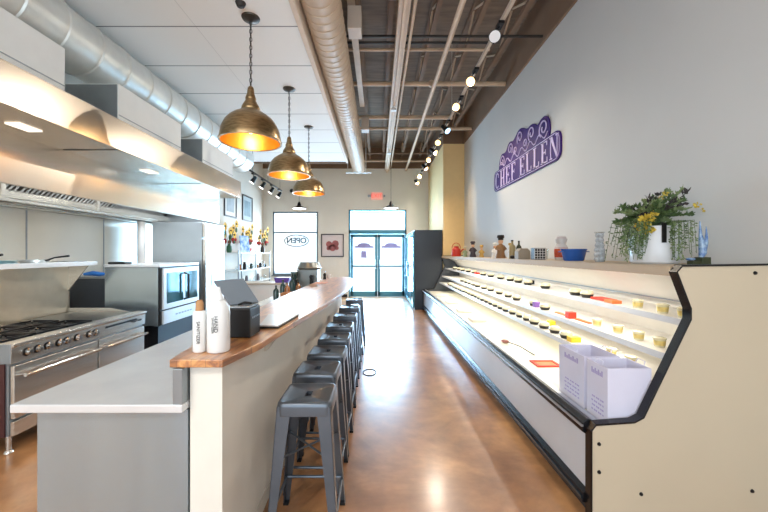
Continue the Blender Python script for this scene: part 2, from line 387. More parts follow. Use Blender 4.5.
# ================================================================== KITCHEN HOOD, DUCT, BULKHEADS
duct(-3.0, H+2.05, .27, YF, 7.25, .37, GALV, 'round_duct', 'large silver round duct running above the kitchen hood', .012)
hood = thing('exhaust_hood', 'long brushed stainless steel kitchen exhaust hood above the range', 'exhaust hood', (-3.2, 3, H+.5))
HY0, HY1 = -.6, 5.8
mk('front_panel', B().box(-2.72, -2.70, HY0, HY1, H+.505, H+1.14), STEELH, hood, .004)
mk('supply_plenum', B().box(-2.70, -2.21, HY0, 5.5, H+.88, H+1.145), STEELH, hood, .006)
ln = B()
for y in (1.4, 2.9, 4.3): ln.box(-2.68, -2.23, y, y+.012, H+.876, H+.88)
mk('plenum_seam', ln, DARKPIPE, hood)
for y in (1.0, 2.3, 3.6, 4.9): mk('hood_lamp', B().box(-2.52, -2.42, y, y+.16, H+.872, H+.88), emit('hood_lamp_glow', (1,.95,.85,1), 1.2), hood)
mk('top_panel', B().box(XL+.01, -2.72, HY0, HY1, H+1.12, H+1.14), STEEL, hood)
mk('end_panel', B().prism([(XL+.01,H+.5),(-2.72,H+.505),(-2.72,H+1.12),(XL+.01,H+1.12)], 'y', HY1-.02, HY1), STEELD, hood)
mk('rear_panel', B().box(XL+.01, XL+.03, HY0, HY1-.02, H+.5, H+1.12).box(XL+.03, XL+.2, HY0, HY1-.02, H+.5, H+.53), STEEL, hood)
mk('grease_gutter', B().box(-3.68, -3.55, HY0, HY1-.02, H+.535, H+.56).box(-3.56, -3.545, HY0, HY1-.02, H+.535, H+.6), STEEL, hood)
for k in range(11):
    y0 = HY0+.02+k*.565
    if y0 > HY1-.5: break
    fb = B(); fr = []
    for q in range(11):
        ya = y0+q*.05
        fb.slab([(-3.58,ya,H+.60),(-3.58,ya+.026,H+.60),(-3.2,ya+.026,H+.96),(-3.2,ya,H+.96)], .02)
    mk('baffle_filter', fb, STEEL, hood)
mk('filter_backing', B().slab([(-3.60,HY0,H+.63),(-3.60,HY1-.02,H+.63),(-3.22,HY1-.02,H+1.0),(-3.22,HY0,H+1.0)], .01), DARKPIPE, hood)
for y in (3.05, 4.1): mk('support_strap', B().box(-3.40, -3.37, y, y+.04, H+.50, H+.8), STEEL, hood)
mk('hanging_rail', B().box(-3.41, -3.36, HY0, 5.2, H+.475, H+.5), STEEL, hood)

for y in (1.6, 3.4, 5.0): area('hood_lamp_light', (-3.0,y,H+1.08), (0,math.radians(-12),0), .3, .5, 26, (.86,.94,1))
def bulkhead(y0, y1, lab):
    t = thing('duct_enclosure', lab, 'duct enclosure', (-2.8, (y0+y1)/2, H+1.15), 'white enclosures on top of the hood')
    mk('panel', B().box(-3.05, -2.45, y0, y1, H+1.15, H+1.60), WHITEW, t, .004)
    mk('side_panel', B().box(-3.04, -2.46, y0-.006, y0, H+1.15, H+1.59), STEELD, t)
    mk('seam', B().box(-2.449, -2.445, y0, y1, H+1.30, H+1.308), STEELD, t)
bulkhead(-.6, 2.67, 'white sheet metal enclosure on the hood, nearest the camera')
bulkhead(3.22, 4.24, 'white sheet metal enclosure on the hood, middle one')
bulkhead(4.77, 5.75, 'white sheet metal enclosure on the hood, farthest one')
tag(mk('flexible_cable', B().tube([(-2.62,2.70,H+1.22),(-2.6,2.8,H+1.17),(-2.55,2.95,H+1.2),(-2.6,3.1,H+1.17),(-2.62,3.19,H+1.2)], .018), GALV), 'grey flexible conduit in the gap between two white enclosures', 'conduit')
tag(mk('wall_lining', B().box(XL+.002, XL+.02, -.6, 6.2, .9, H+.49), mat('wall_lining_steel', rgb(228,222,210), .34, .75, noise=.06, nscale=2)), 'stainless sheet lining on the wall behind the range', 'wall panel')
for y in (3.9, 5.0):
    tag(mk('seam_strip', B().box(XL+.02, XL+.026, y, y+.015, .9, H+.49), STEELD), 'thin vertical seam strip on the %s of the stainless wall lining' % ('nearer part' if y < 4 else 'farther part'), 'seam strip')

# ================================================================== RANGE
RX, RY0, RY1 = -2.8, 2.6, 4.1
rg = thing('cooking_range', 'long stainless gas range with burners, griddle and two ovens', 'range', (-3.3, 3.35, 0))
mk('body', B().box(-3.72, RX-.03, RY0+.01, RY1, .14, .80), STEELD, rg, .004)
mk('side_panel', B().box(-3.70, RX-.05, RY0, RY0+.012, .14, .70), WOODRED, rg)
mk('side_trim', B().box(-3.72, RX-.001, RY0-.004, RY0+.01, .70, .85), STEELD, rg, .004)
mk('control_panel', B().prism([(RX-.03,.70),(RX,.70),(RX+.005,.82),(RX+.02,.835),(RX+.02,.855),(RX-.10,.855),(RX-.10,.80),(RX-.03,.80)], 'y', RY0, RY1), STEEL, rg, .003)
mk('cooktop', B().box(-3.72, RX-.10, RY0+.01, RY1, .80, .825), mat('cooktop_steel', rgb(70,70,74), .3, .8), rg)
for (a, b_) in ((RY0+.02, RY0+.80), (RY0+.82, RY1-.02)):
    dz = mk('oven_door', B().box(RX-.028, RX+.006, a, b_, .27, .68), STEEL, rg, .006)
    hd = B().cyl((RX+.06,a+.03,.60),(RX+.06,b_-.03,.60),.014)
    for yy in (a+.05, b_-.05): hd.cyl((RX+.0,yy,.60),(RX+.06,yy,.60),.012)
    mk('door_handle', hd, CHROME, dz)
    kd = mk('kick_drawer', B().box(RX-.028, RX+.002, a, b_, .14, .25), STEEL, rg, .004)
    mk('drawer_pull', B().tube([(RX, (a+b_)/2-.09, .2),(RX+.03,(a+b_)/2-.07,.19),(RX+.03,(a+b_)/2+.07,.19),(RX,(a+b_)/2+.09,.2)], .007), CHROME, kd)
for y in (2.716, 2.80, 2.885, 2.99, 3.06, 3.167, 3.30, 3.37):
    kb = mk('knob', B().lathe([(.0,0),(.022,0),(.026,.012),(.02,.016),(.018,.04),(0.0,.042)], (RX+.003,y,.765), 14, 'x'), CHROME, rg)
    mk('knob_bezel', B().lathe([(.0,-.001),(.034,0),(.034,.003),(.0,.004)], (RX+.003,y,.765), 16, 'x'), BLACK, kb)
mk('vent_slot', B().box(RX+.001, RX+.006, 3.5, 3.95, .775, .795), BLACK, rg)
mk('toggle_row', B().box(RX+.004, RX+.02, 3.88, 3.92, .76, .775).box(RX+.004,RX+.02,3.97,4.01,.76,.775), BLACK, rg)
for y in (RY0+.05, RY1-.05):
    for x in (RX-.07, -3.66):
        mk('leg', B().lathe([(.03,0),(.026,.01),(.016,.02),(.018,.13),(.03,.14)], (x,y,0), 12), STEEL, rg)
for iy in range(3):
    for ix in range(2):
        cx = -3.08-ix*.34; cy = RY0+.17+iy*.30
        gb = B()
        for s_ in (-.13, .13): gb.box(cx-.14, cx+.14, cy+s_-.006, cy+s_+.006, .845, .862).box(cx+s_-.006, cx+s_+.006, cy-.135, cy+.135, .845, .862)
        for k in range(4):
            a = PI/4+k*PI/2; gb.cyl((cx+.04*math.cos(a), cy+.04*math.sin(a), .855), (cx+.17*math.cos(a), cy+.17*math.sin(a), .855), .007, n=6)
        for sx in (-.13,.13):
            for sy in (-.13,.13): gb.cyl((cx+sx,cy+sy,.825),(cx+sx,cy+sy,.85),.008,n=6)
        g = mk('burner_grate', gb, BLACK, rg)
        mk('burner_cap', B().lathe([(0.0,.825),(.05,.825),(.055,.835),(.03,.846),(0.0,.848)], (cx,cy,0), 16), DARKPIPE, g)
mk('griddle_plate', B().box(-3.68, RX-.12, 3.50, RY1-.03, .825, .85), mat('griddle_steel', rgb(140,138,134), .3, 1), rg, .004)
mk('griddle_splash', B().prism([(-3.7,.85),(-2.98,.85),(-3.2,.895),(-3.7,.895)], 'y', RY1-.03, RY1-.015), STEEL, rg)
mk('back_riser', B().box(-3.76, -3.71, RY0, RY1, .80, 1.41), mat('riser_steel', rgb(222,210,190), .30, .75, noise=.08), rg, .003)
sh = mk('high_shelf', B().box(-3.76, -3.42, RY0-.3, RY1+.05, 1.415, 1.435).box(-3.425, -3.415, RY0-.3, RY1+.05, 1.40, 1.45), STEELT, rg, .002)
for y in (RY0+.05, RY1-.02): mk('shelf_bracket', B().prism([(-3.71,1.41),(-3.46,1.41),(-3.71,1.1)], 'y', y, y+.012), STEEL, rg)
# pans and trays on the high shelf
PANM = mat('pan_aluminium', rgb(190,192,190), .25, 1)
def pan(y, x, dx, dz, lab, r=.13):
    t = thing('frying_pan', lab, 'pan', (x,y,1.4355), 'pans on the high shelf')
    mk('pan_bowl', B().lathe([(r*.75,0),(r,.04),(r+.004,.045),(r-.004,.043),(r*.74,.004),(0.0,.004)], (x,y,1.4355), 28), PANM, t)
    mk('handle', B().tube([(x+r*.98,y,1.47),(x+r+.08,y+.01,1.49+dz*.4),(x+r+.22,y+.02,1.49+dz)], [.01,.008,.011]), BLACK, t)
pan(2.64, -3.58, 0, .05, 'frying pan with raised black handle at near end of the high shelf', .12)
pan(2.92, -3.58, 0, .045, 'second frying pan with black handle, beside the nearest one', .12)
pan(3.55, -3.58, 0, .03, 'shallow frying pan with handle, farthest along the high shelf', .125)
for i, (y, lab) in enumerate(((3.22,'stack of pale dishes between pans on the high shelf'),)):
    t = thing('dish_stack', lab, 'dishes', (-3.57,y,1.4355))
    for k in range(3): mk('dish', B().lathe([(.07,0),(.12,.014),(.12,.017),(.07,.005),(0.0,.005)], (-3.57,y,1.4355+k*.012), 24), mat('teal_dish', rgb(140,180,186), .3), t)
tag(mk('baking_tray', B().box(-3.70,-3.46,3.76,4.05,1.436,1.44).box(-3.70,-3.695,3.76,4.05,1.44,1.455).box(-3.465,-3.46,3.76,4.05,1.44,1.455).box(-3.70,-3.46,3.76,3.765,1.44,1.455).box(-3.70,-3.46,4.045,4.05,1.44,1.455), PANM), 'flat baking tray at the far end of the high shelf', 'tray')
# dark box with blue cloth on the wall
t = thing('wall_cabinet', 'dark steel box mounted on the wall between range and oven', 'cabinet', (-3.8, 4.7, .85))
mk('cabinet_body', B().box(XL+.028, -3.56, 4.45, 4.9, .83, 1.24), mat('dark_box_steel', rgb(84,90,98), .3, .7), t, .004)
mk('cabinet_lid', B().box(XL+.028, -3.555, 4.44, 4.905, 1.215, 1.245), STEELD, t, .002)
tag(mk('blue_cloth', B().tube([(-3.88,4.5,1.27),(-3.78,4.52,1.28),(-3.68,4.5,1.272),(-3.60,4.53,1.27)], [.018,.032,.028,.015], 10), mat('blue_cloth', rgb(40,110,190), .8, bump=.3, bscale=40)), 'bright blue cloth lying on the dark steel box beside the oven', 'cloth')

# ================================================================== OVEN
ov = thing('convection_oven', 'stainless convection oven with glass door on a dark stand', 'oven', (-3.27, 4.8, 0))
OX, OY0, OY1, OZ0, OZ1 = -2.75, 4.34, 5.27, .62, 1.37
mk('cabinet', B().box(-3.48, OX-.05, OY0, OY1, OZ0, OZ1), mat('oven_side_steel', rgb(176,188,194), .24, .85, noise=.1, nscale=2), ov, .005)
mk('top_panel', B().box(-3.48, OX-.02, OY0-.01, OY1+.01, OZ1, OZ1+.035), STEELT, ov, .004)
mk('face_frame', B().box(OX-.05, OX-.03, OY0, OY1, OZ0, OZ1), BLACK, ov, .003)
dr = mk('door', B().box(OX-.03, OX, OY0+.04, OY1-.03, OZ0+.20, OZ1-.02), mat('oven_door_white', rgb(216,222,226), .3, .4), ov, .006)
for (a, b_) in ((OY0+.10, OY0+.47), (OY0+.53, OY1-.08)):
    mk('door_window', B().box(OX+.0005, OX+.004, a, b_, OZ0+.27, OZ1-.08), mat('oven_glass', rgb(42,84,92), .06, coat=1), dr)
mk('door_handle', B().tube([(OX,OY0+.5,OZ0+.28),(OX+.06,OY0+.5,OZ0+.30),(OX+.06,OY0+.5,OZ1-.12),(OX,OY0+.5,OZ1-.1)], .016), BLACK, dr)
mk('control_strip', B().box(OX-.03, OX-.004, OY0+.04, OY1-.03, OZ0+.01, OZ0+.18), mat('oven_door_white', rgb(216,222,226)), ov, .004)
cs = B()
for k in range(6): cs.box(OX-.004, OX+.001, OY0+.30+k*.07, OY0+.345+k*.07, OZ0+.09, OZ0+.11)
mk('control_lettering', cs, STEELD, ov)
mk('stand', B().box(-3.45, OX-.08, OY0+.05, OY1-.05, .1, .60), mat('dark_stand', rgb(40,42,46), .4, .5), ov)
for x in (-3.42, OX-.13):
    for y in (OY0+.08, OY1-.08): mk('leg', B().cyl((x,y,0),(x,y,OZ0),.022), STEELD, ov)
tag(mk('black_pouch', B().box(-3.46,-3.24,4.36,4.5,1.406,1.435), BLACK, bevel=.01), 'flat black pouch on top of the oven', 'pouch')
tag(mk('white_drain_pipe', B().cyl((-3.72,5.36,.0),(-3.72,5.36,H+.49),.055,n=20), WHITEW), 'thick white vertical pipe on the wall behind the oven', 'pipe')

# ================================================================== UPRIGHT REFRIGERATOR
fr = thing('upright_refrigerator', 'tall stainless upright refrigerator beyond the oven', 'refrigerator', (-3.17, 5.75, 0))
mk('cabinet', B().box(-3.59, -2.80, 5.42, 6.10, .12, 2.04), mat('fridge_side_steel', rgb(180,190,198), .28, .8, noise=.1, nscale=2), fr, .006)
fd = mk('door', B().box(-2.795, -2.74, 5.43, 6.09, .2, 1.78), STEEL, fr, .008)
mk('door_handle', B().tube([(-2.74,5.52,1.0),(-2.69,5.52,1.02),(-2.69,5.52,1.36),(-2.74,5.52,1.38)], .012), CHROME, fd)
mk('top_grille', B().box(-2.795, -2.75, 5.43, 6.09, 1.80, 2.03), STEEL, fr, .004)
for x in (-3.5, -2.88):
    for y in (5.5, 6.02): mk('leg', B().cyl((x,y,0),(x,y,.12),.02), STEELD, fr)

# ================================================================== WORK TABLE BEHIND THE BAR
TX0, TX1, TY0, TY1 = -1.58, -.835, 1.46, 6.3
wt = thing('work_table', 'long stainless steel work counter behind the wooden bar', 'work table', (-1.2, 3.8, 0))
mk('table_top', B().box(TX0, TX1-.003, TY0, TY1, .862, .90), STEELT, wt, .006)
mk('backsplash', B().box(TX1-.045, TX1-.003, TY0, TY1, .90, 1.053), STEELD, wt, .003)
mk('cabinet_end', B().box(TX0+.075, TX1-.004, TY0+.045, TY0+.06, .02, .86), mat('cabinet_end_steel', rgb(178,196,208), .25, .75, noise=.2, nscale=1.2, stretch=(2.5,1,.35), bump=.05, bscale=3), wt, .002)
mk('cabinet_body', B().box(TX0+.08, TX1-.01, TY0+.062, TY1, .02, .858), STEELD, wt)
mk('toe_kick', B().box(TX0+.13, TX1-.02, TY0+.08, TY1-.02, 0, .02), BLACK, wt)

# ================================================================== BAR
wl = thing('bar_counter', 'long curved wood topped bar on a white half wall', 'bar counter', (-.75, 4, 0))
outer = [(-.90,1.47),(-.67,1.47),(-.60,1.75),(-.555,2.3),(-.48,3.0),(-.425,3.7),(-.395,4.3),(-.385,5.0),(-.40,5.6),(-.44,6.1),(-.52,6.42),(-.66,6.58),(-.82,6.55),(-.93,6.40),(-.98,6.1),(-1.0,5.0),(-1.02,3.6),(-1.0,2.6),(-.96,2.0)]
mk('bar_top', B().prism(outer, 'z', 1.055, 1.09), WOOD, wl, .004)
wall = [(-.832,1.51),(-.69,1.51),(-.70,2.2),(-.665,3.2),(-.635,4.2),(-.63,5.2),(-.65,6.1),(-.72,6.3),(-.832,6.3)]
mk('half_wall', B().prism(wall, 'z', 0, 1.054), mat('half_wall_paint', rgb(222,217,206), .65), wl)
base = [(x+(.008 if x > -.83 else 0), y-(.006 if y < 1.6 else 0)) for x, y in wall]
mk('base_moulding', B().prism(base, 'z', 0, .085), mat('moulding_paint', rgb(206,198,184), .6), wl)
for k, (y, xo) in enumerate(((2.1,-.70),(2.75,-.682),(3.4,-.66),(4.1,-.638),(4.9,-.632),(5.6,-.64))):
    mk('bracket', B().prism([(xo-.01,1.054),(xo+.09,1.054),(xo+.08,1.035),(xo+.015,.95),(xo-.01,.94)], 'y', y, y+.05), mat('bracket_paint', rgb(186,176,160), .6), wl)
CT = 1.0905
# ================================================================== STOOLS
def rrect(h, r, n=5):
    out = []
    for cx, cy, a0 in ((h-r,h-r,0),(-(h-r),h-r,PI/2),(-(h-r),-(h-r),PI),(h-r,-(h-r),1.5*PI)):
        for i in range(n+1):
            a = a0+PI/2*i/n; out.append((cx+r*math.cos(a), cy+r*math.sin(a)))
    return out
def make_stool():
    t = thing('bar_stool', '', 'bar stool', (0,0,0), 'metal bar stools along the bar')
    b = B(); rings = []
    for (h, r, z) in ((.146,.033,.69),(.146,.033,.735),(.143,.034,.752),(.137,.034,.76),(.129,.032,.760),(.123,.028,.753)):
        rings.append([(x,y,z) for x, y in rrect(h, r)])
    n = len(rings[0]); vs = sum(rings, [])
    fs = []
    for j in range(len(rings)-1): fs += [(j*n+i, j*n+(i+1)%n, (j+1)*n+(i+1)%n, (j+1)*n+i) for i in range(n)]
    # seat plate with a slot
    m0 = len(vs); slot = []
    for i in range(n):
        x, y, _ = rings[-1][i]; a = math.atan2(y, x)
        slot.append((max(-.017, min(.017, .04*math.cos(a))), max(-.034, min(.034, .06*math.sin(a))), .753))
    vs += slot; fs += [((len(rings)-1)*n+i, (len(rings)-1)*n+(i+1)%n, m0+(i+1)%n, m0+i) for i in range(n)]
    m1 = len(vs); vs += [(x,y,.735) for x,y,z in slot]; fs += [(m0+i, m0+(i+1)%n, m1+(i+1)%n, m1+i) for i in range(n)]
    b.add(vs, fs); mk('seat', b, GUN, t, sharp=50)
    mk('seat_slot', B().box(-.019,.019,-.036,.036,.728,.734), BLACK, t)
    for sx in (-1,1):
        for sy in (-1,1):
            # tapered angle-iron leg: two plates meeting at the corner
            tp = (.141*sx, .141*sy, .74); bt = (.19*sx, .19*sy, .0)
            lb = B(); th = .004
            def plate(ax):
                w0, w1 = .075, .03
                if ax == 0: q = [tp, (tp[0]-w0*sx,tp[1],tp[2]), (bt[0]-w1*sx,bt[1],bt[2]), bt]
                else: q = [tp, (tp[0],tp[1]-w0*sy,tp[2]), (bt[0],bt[1]-w1*sy,bt[2]), bt]
                inw = Vector((0,-th*sy,0)) if ax == 0 else Vector((-th*sx,0,0))
                q = [Vector(p) for p in q]
                lb.add(q+[p+inw for p in q], [(0,1,2,3),(7,6,5,4),(0,4,5,1),(1,5,6,2),(2,6,7,3),(3,7,4,0)])
            plate(0); plate(1)
            lg = mk('leg', lb, GUN, t)
            mk('foot_pad', B().box(min(bt[0],bt[0]-.032*sx), max(bt[0],bt[0]-.032*sx), min(bt[1],bt[1]-.032*sy), max(bt[1],bt[1]-.032*sy), 0, .014), BLACK, lg)
    def lg_at(z): return .141+(.19-.141)*(.74-z)/.74
    k = lg_at(.17)-.008
    for a, b_ in (((-k,-k),(k,-k)),((-k,k),(k,k)),((-k,-k),(-k,k)),((k,-k),(k,k))):
        mk('footrest_bar', B().cyl((a[0],a[1],.17),(b_[0],b_[1],.17),.009,n=8), GUN, t)
    k = lg_at(.46)-.012
    mk('cross_brace', B().cyl((-k,-k,.46),(k,k,.46),.006,n=6).cyl((-k,k,.46),(k,-k,.46),.006,n=6), GUN, t)
    return t
stool = make_stool()
ords = ['gunmetal bar stool nearest the camera, at the near end of the bar','gunmetal bar stool second in the row from the camera','gunmetal bar stool third in the row from the camera',
        'gunmetal bar stool fourth in the row from the camera','gunmetal bar stool fifth in the row, mid bar','gunmetal bar stool sixth in the row, toward the doors',
        'gunmetal bar stool seventh in the row, next to the last','gunmetal bar stool last in the row, nearest the doors']
sy = [1.935, 2.365, 2.785, 3.255, 3.785, 4.385, 5.045, 5.875]
for i, y in enumerate(sy):
    x = (-.392, -.412, -.41, -.41, -.412, -.41, -.41, -.40)[i]
    if i == 0: stool.location = (x,y,0); stool['label'] = ords[0]
    else: copy_tree(stool, (x+random.uniform(-.008,.008), y, 0), random.uniform(-.03,.03), ords[i])

# ================================================================== THINGS ON THE BAR
LABELINK = mat('black_ink', rgb(40,40,42), .6)
WP = mat('white_bottle', rgb(232,232,230), .35, coat=.2)
bt = thing('spray_bottle', 'larger white squeeze bottle with pointed cap at near end of bar', 'bottle', (-.748,1.60,CT))
mk('body', B().lathe([(0.0,0),(.046,0),(.05,.006),(.05,.185),(.046,.21),(.03,.232),(.022,.24),(0.0,.24)], (-.748,1.60,CT), 28), WP, bt, sharp=60)
mk('cap', B().lathe([(0.0,.24),(.024,.24),(.023,.258),(.012,.27),(.006,.30),(0.0,.30)], (-.748,1.60,CT), 20), WP, bt, sharp=60)
def txt(body, size, loc, rot, m, parent, name, ext=.0006, sx=1, align='CENTER', offs=0):
    c = bpy.data.curves.new(name, 'FONT'); c.body = body; c.size = size; c.extrude = ext; c.align_x = align; c.offset = offs; c.align_y = 'CENTER'
    o = bpy.data.objects.new(name+'_tmp', c)
    COL.objects.link(o); dg = bpy.context.evaluated_depsgraph_get(); me = bpy.data.meshes.new_from_object(o.evaluated_get(dg)); COL.objects.unlink(o); bpy.data.objects.remove(o)
    M = Matrix.Translation(Vector(loc)) @ rot.to_matrix().to_4x4() @ Matrix.Diagonal((sx,1,1,1))
    me.transform(Matrix.Translation(-origin(parent)) @ M)
    if sx < 0: me.flip_normals()
    me.materials.clear(); me.materials.append(m)
    r = bpy.data.objects.new(name, me); COL.objects.link(r); r.parent = parent
    return r
txt('HAND', .026, (-.737,1.5475,CT+.135), Euler((PI/2, PI/2, 0)), LABELINK, bt, 'lettering')
txt('SANITIZER', .0155, (-.752,1.5475,CT+.13), Euler((PI/2, PI/2, 0)), LABELINK, bt, 'lettering')
bt = thing('small_bottle', 'smaller slim white bottle with wooden cap at the bar end', 'bottle', (-.832,1.59,CT))
mk('body', B().lathe([(0.0,0),(.026,0),(.029,.005),(.029,.175),(.024,.188),(.016,.192),(0.0,.192)], (-.832,1.59,CT), 24), WP, bt, sharp=60)
mk('cap', B().lathe([(0.0,.192),(.018,.192),(.017,.225),(.012,.24),(0.0,.242)], (-.832,1.59,CT), 18), mat('cork_cap', rgb(176,130,86), .7), bt, sharp=60)
txt('SANITIZER', .022, (-.823,1.5585,CT+.095), Euler((PI/2, PI/2, 0)), LABELINK, bt, 'lettering')
ps = thing('card_terminal', 'black box terminal with raised grey screen on the bar', 'terminal', (-.75,1.92,CT))
mk('base', B().box(-.815,-.69,1.84,2.0,CT,CT+.16), BLACK, ps, .008)
mk('top_tray', B().box(-.808,-.697,1.85,1.99,CT+.16,CT+.168), STEELD, ps, .002)
mk('screen', B().slab([(-.825,1.90,CT+.165),(-.70,2.0,CT+.168),(-.81,2.05,CT+.30),(-.955,1.97,CT+.295)], .01), mat('grey_screen', rgb(116,124,132), .35), ps, .002)
mk('card_clip', B().tube([(-.78,1.90,CT+.17),(-.75,1.92,CT+.182),(-.72,1.94,CT+.175)], .006), BLACK, ps)
cs = B()
for k in range(5): cs.box(-.689,-.6885,1.87+k*.024,1.885+k*.024,CT+.10,CT+.11)
mk('side_lettering', cs, STEELD, ps)
lp = thing('laptop', 'closed thin silver laptop lying flat beside the terminal', 'laptop', (-.68,2.28,CT))
q = [(-.722,2.07),(-.605,2.07),(-.575,2.47),(-.79,2.46)]
mk('base', B().prism(q, 'z', CT, CT+.010), BLACK, lp, .002)
mk('lid', B().prism(q, 'z', CT+.011, CT+.02), mat('silver_lid', rgb(208,206,204), .3, .7), lp, .002)
# small things behind the bar
cr = thing('espresso_machine', 'grey metal espresso machine on the counter behind the bar', 'espresso machine', (-1.25,6.0,.9))
mk('body', B().box(-1.42,-1.06,5.95,6.25,.92,1.26), mat('machine_grey', rgb(128,132,130), .35, .6), cr, .01)
mk('lid', B().lathe([(0.0,1.26),(.20,1.26),(.215,1.29),(.19,1.32),(.16,1.39),(0.0,1.395)], (-1.22,6.08,0), 28), mat('machine_grey', rgb(128,132,130)), cr)
mk('group_head', B().cyl((-1.15,5.95,1.14),(-1.15,5.86,1.14),.035).cyl((-1.15,5.88,1.14),(-1.15,5.88,1.06),.03), BLACK, cr)
mk('foot', B().box(-1.40,-1.08,5.97,6.22,.90,.92), BLACK, cr)
def bottle(x, y, z, r, h, m, lab, grp=None, cap=BLACK):
    t = thing('bottle', lab, 'bottle', (x,y,z), grp)
    mk('body', B().lathe([(0.0,0),(r,0),(r,h*.6),(r*.8,h*.7),(r*.35,h*.78),(r*.32,h*.93),(0.0,h*.93)], (x,y,z), 16), m, t, sharp=60)
    mk('cap', B().lathe([(0.0,h*.93),(r*.38,h*.93),(r*.38,h),(0.0,h)], (x,y,z), 12), cap, t)
    return t
DG = mat('dark_green_glass', rgb(30,58,58), .15, coat=.5); AM = mat('amber_glass', rgb(150,92,40), .15, coat=.5)
for (x,y,r,h,m,lab) in ((-1.42,4.75,.04,.20,DG,'dark green bottle behind the bar, nearest of the bottles'),(-1.33,5.0,.04,.22,AM,'amber bottle behind the bar beside dark green bottle'),
        (-1.45,5.2,.045,.24,DG,'dark green bottle behind the bar at the counter edge'),(-1.25,5.35,.04,.20,AM,'amber bottle in front of the espresso machine'),
        (-1.1,5.65,.035,.28,BLACK,'black bottle standing against the espresso machine'),(-1.4,5.55,.05,.27,DG,'dark green bottle left of the espresso machine')):
    bottle(x,y,.9005,r,h,m,lab)
for (x,y,lab) in ((-1.15,5.1,'small white cup on the counter behind the bar'),(-1.08,5.45,'small white cup by the black bottle behind the bar')):
    t = thing('cup', lab, 'cup', (x,y,.9))
    mk('body', B().lathe([(.02,0),(.035,.01),(.045,.10),(.041,.10),(.032,.015),(0.0,.015)], (x,y,.9005), 18), WP, t)
    mk('handle', B().tube([(x+.04,y,.98),(x+.07,y,.97),(x+.07,y,.93),(x+.036,y,.92)], .006), WP, t)
b = B().box(-1.34,-1.2,4.66,4.86,.9005,1.0)
tag(mk('wooden_crate', b, mat('crate_wood', rgb(170,112,62), .6, noise=.3), bevel=.004), 'small wooden box on the counter behind the bar', 'box')
gr = thing('coffee_grinder', 'black coffee grinder on the counter left of espresso machine', 'coffee grinder', (-1.42,5.82,.9005))
mk('body', B().box(-1.48,-1.37,5.76,5.87,.9005,1.10), BLACK, gr, .008)
mk('hopper', B().lathe([(0.0,1.10),(.035,1.10),(.065,1.22),(.06,1.235),(0.0,1.24)], (-1.425,5.815,0), 16), DG, gr)
pm = thing('pepper_mill', 'small black mill at far end of the bar top', 'mill', (-.93,5.95,CT))
mk('body', B().lathe([(0.0,0),(.03,0),(.022,.05),(.028,.09),(.018,.105),(0.0,.105)], (-.93,5.95,CT), 16), BLACK, pm)
mk('knob', B().ball((-.93,5.95,CT+.122), .018, 8), CHROME, pm)
t = thing('cup', 'small white cup beside the mill at far bar end', 'cup', (-.88,6.1,CT))
mk('body', B().lathe([(.02,0),(.03,.01),(.04,.08),(.036,.08),(.028,.012),(0.0,.012)], (-.88,6.1,CT), 18), WP, t)
mk('handle', B().tube([(-.842,6.1,CT+.065),(-.82,6.1,CT+.06),(-.82,6.1,CT+.03),(-.85,6.1,CT+.02)], .005), WP, t)
tag(mk('paper_menu', B().box(-.97,-.78,5.1,5.4,CT,CT+.003), mat('pink_menu', rgb(226,170,150), .6)), 'pinkish paper menu lying flat on the far bar top', 'menu')
# white counter in the background
bc = thing('service_counter', 'white low service counter in front of the shelf of glassware', 'counter', (-2.5,7.6,0))
mk('body', B().box(-3.4,-1.97,7.42,7.95,0,.86), WHITEW, bc)
mk('counter_top', B().box(-3.42,-1.95,7.40,7.97,.86,.895), mat('beige_top', rgb(196,184,168), .4), bc, .004)
mk('edge_panel', B().box(-1.97,-1.95,7.42,7.95,0,.86), BLACK, bc)
pt = thing('purple_tub', 'purple plastic tub on the white service counter', 'tub', (-2.12,7.6,.895))
mk('tub_body', B().prism([(-2.26,.896),(-1.98,.896),(-1.955,.99),(-2.285,.99)], 'y', 7.5,7.72), mat('purple_plastic', rgb(96,62,158), .4), pt, .006)
mk('tub_lid', B().box(-2.29,-1.95,7.49,7.73,.99,1.005), mat('purple_plastic', rgb(96,62,158)), pt, .003)

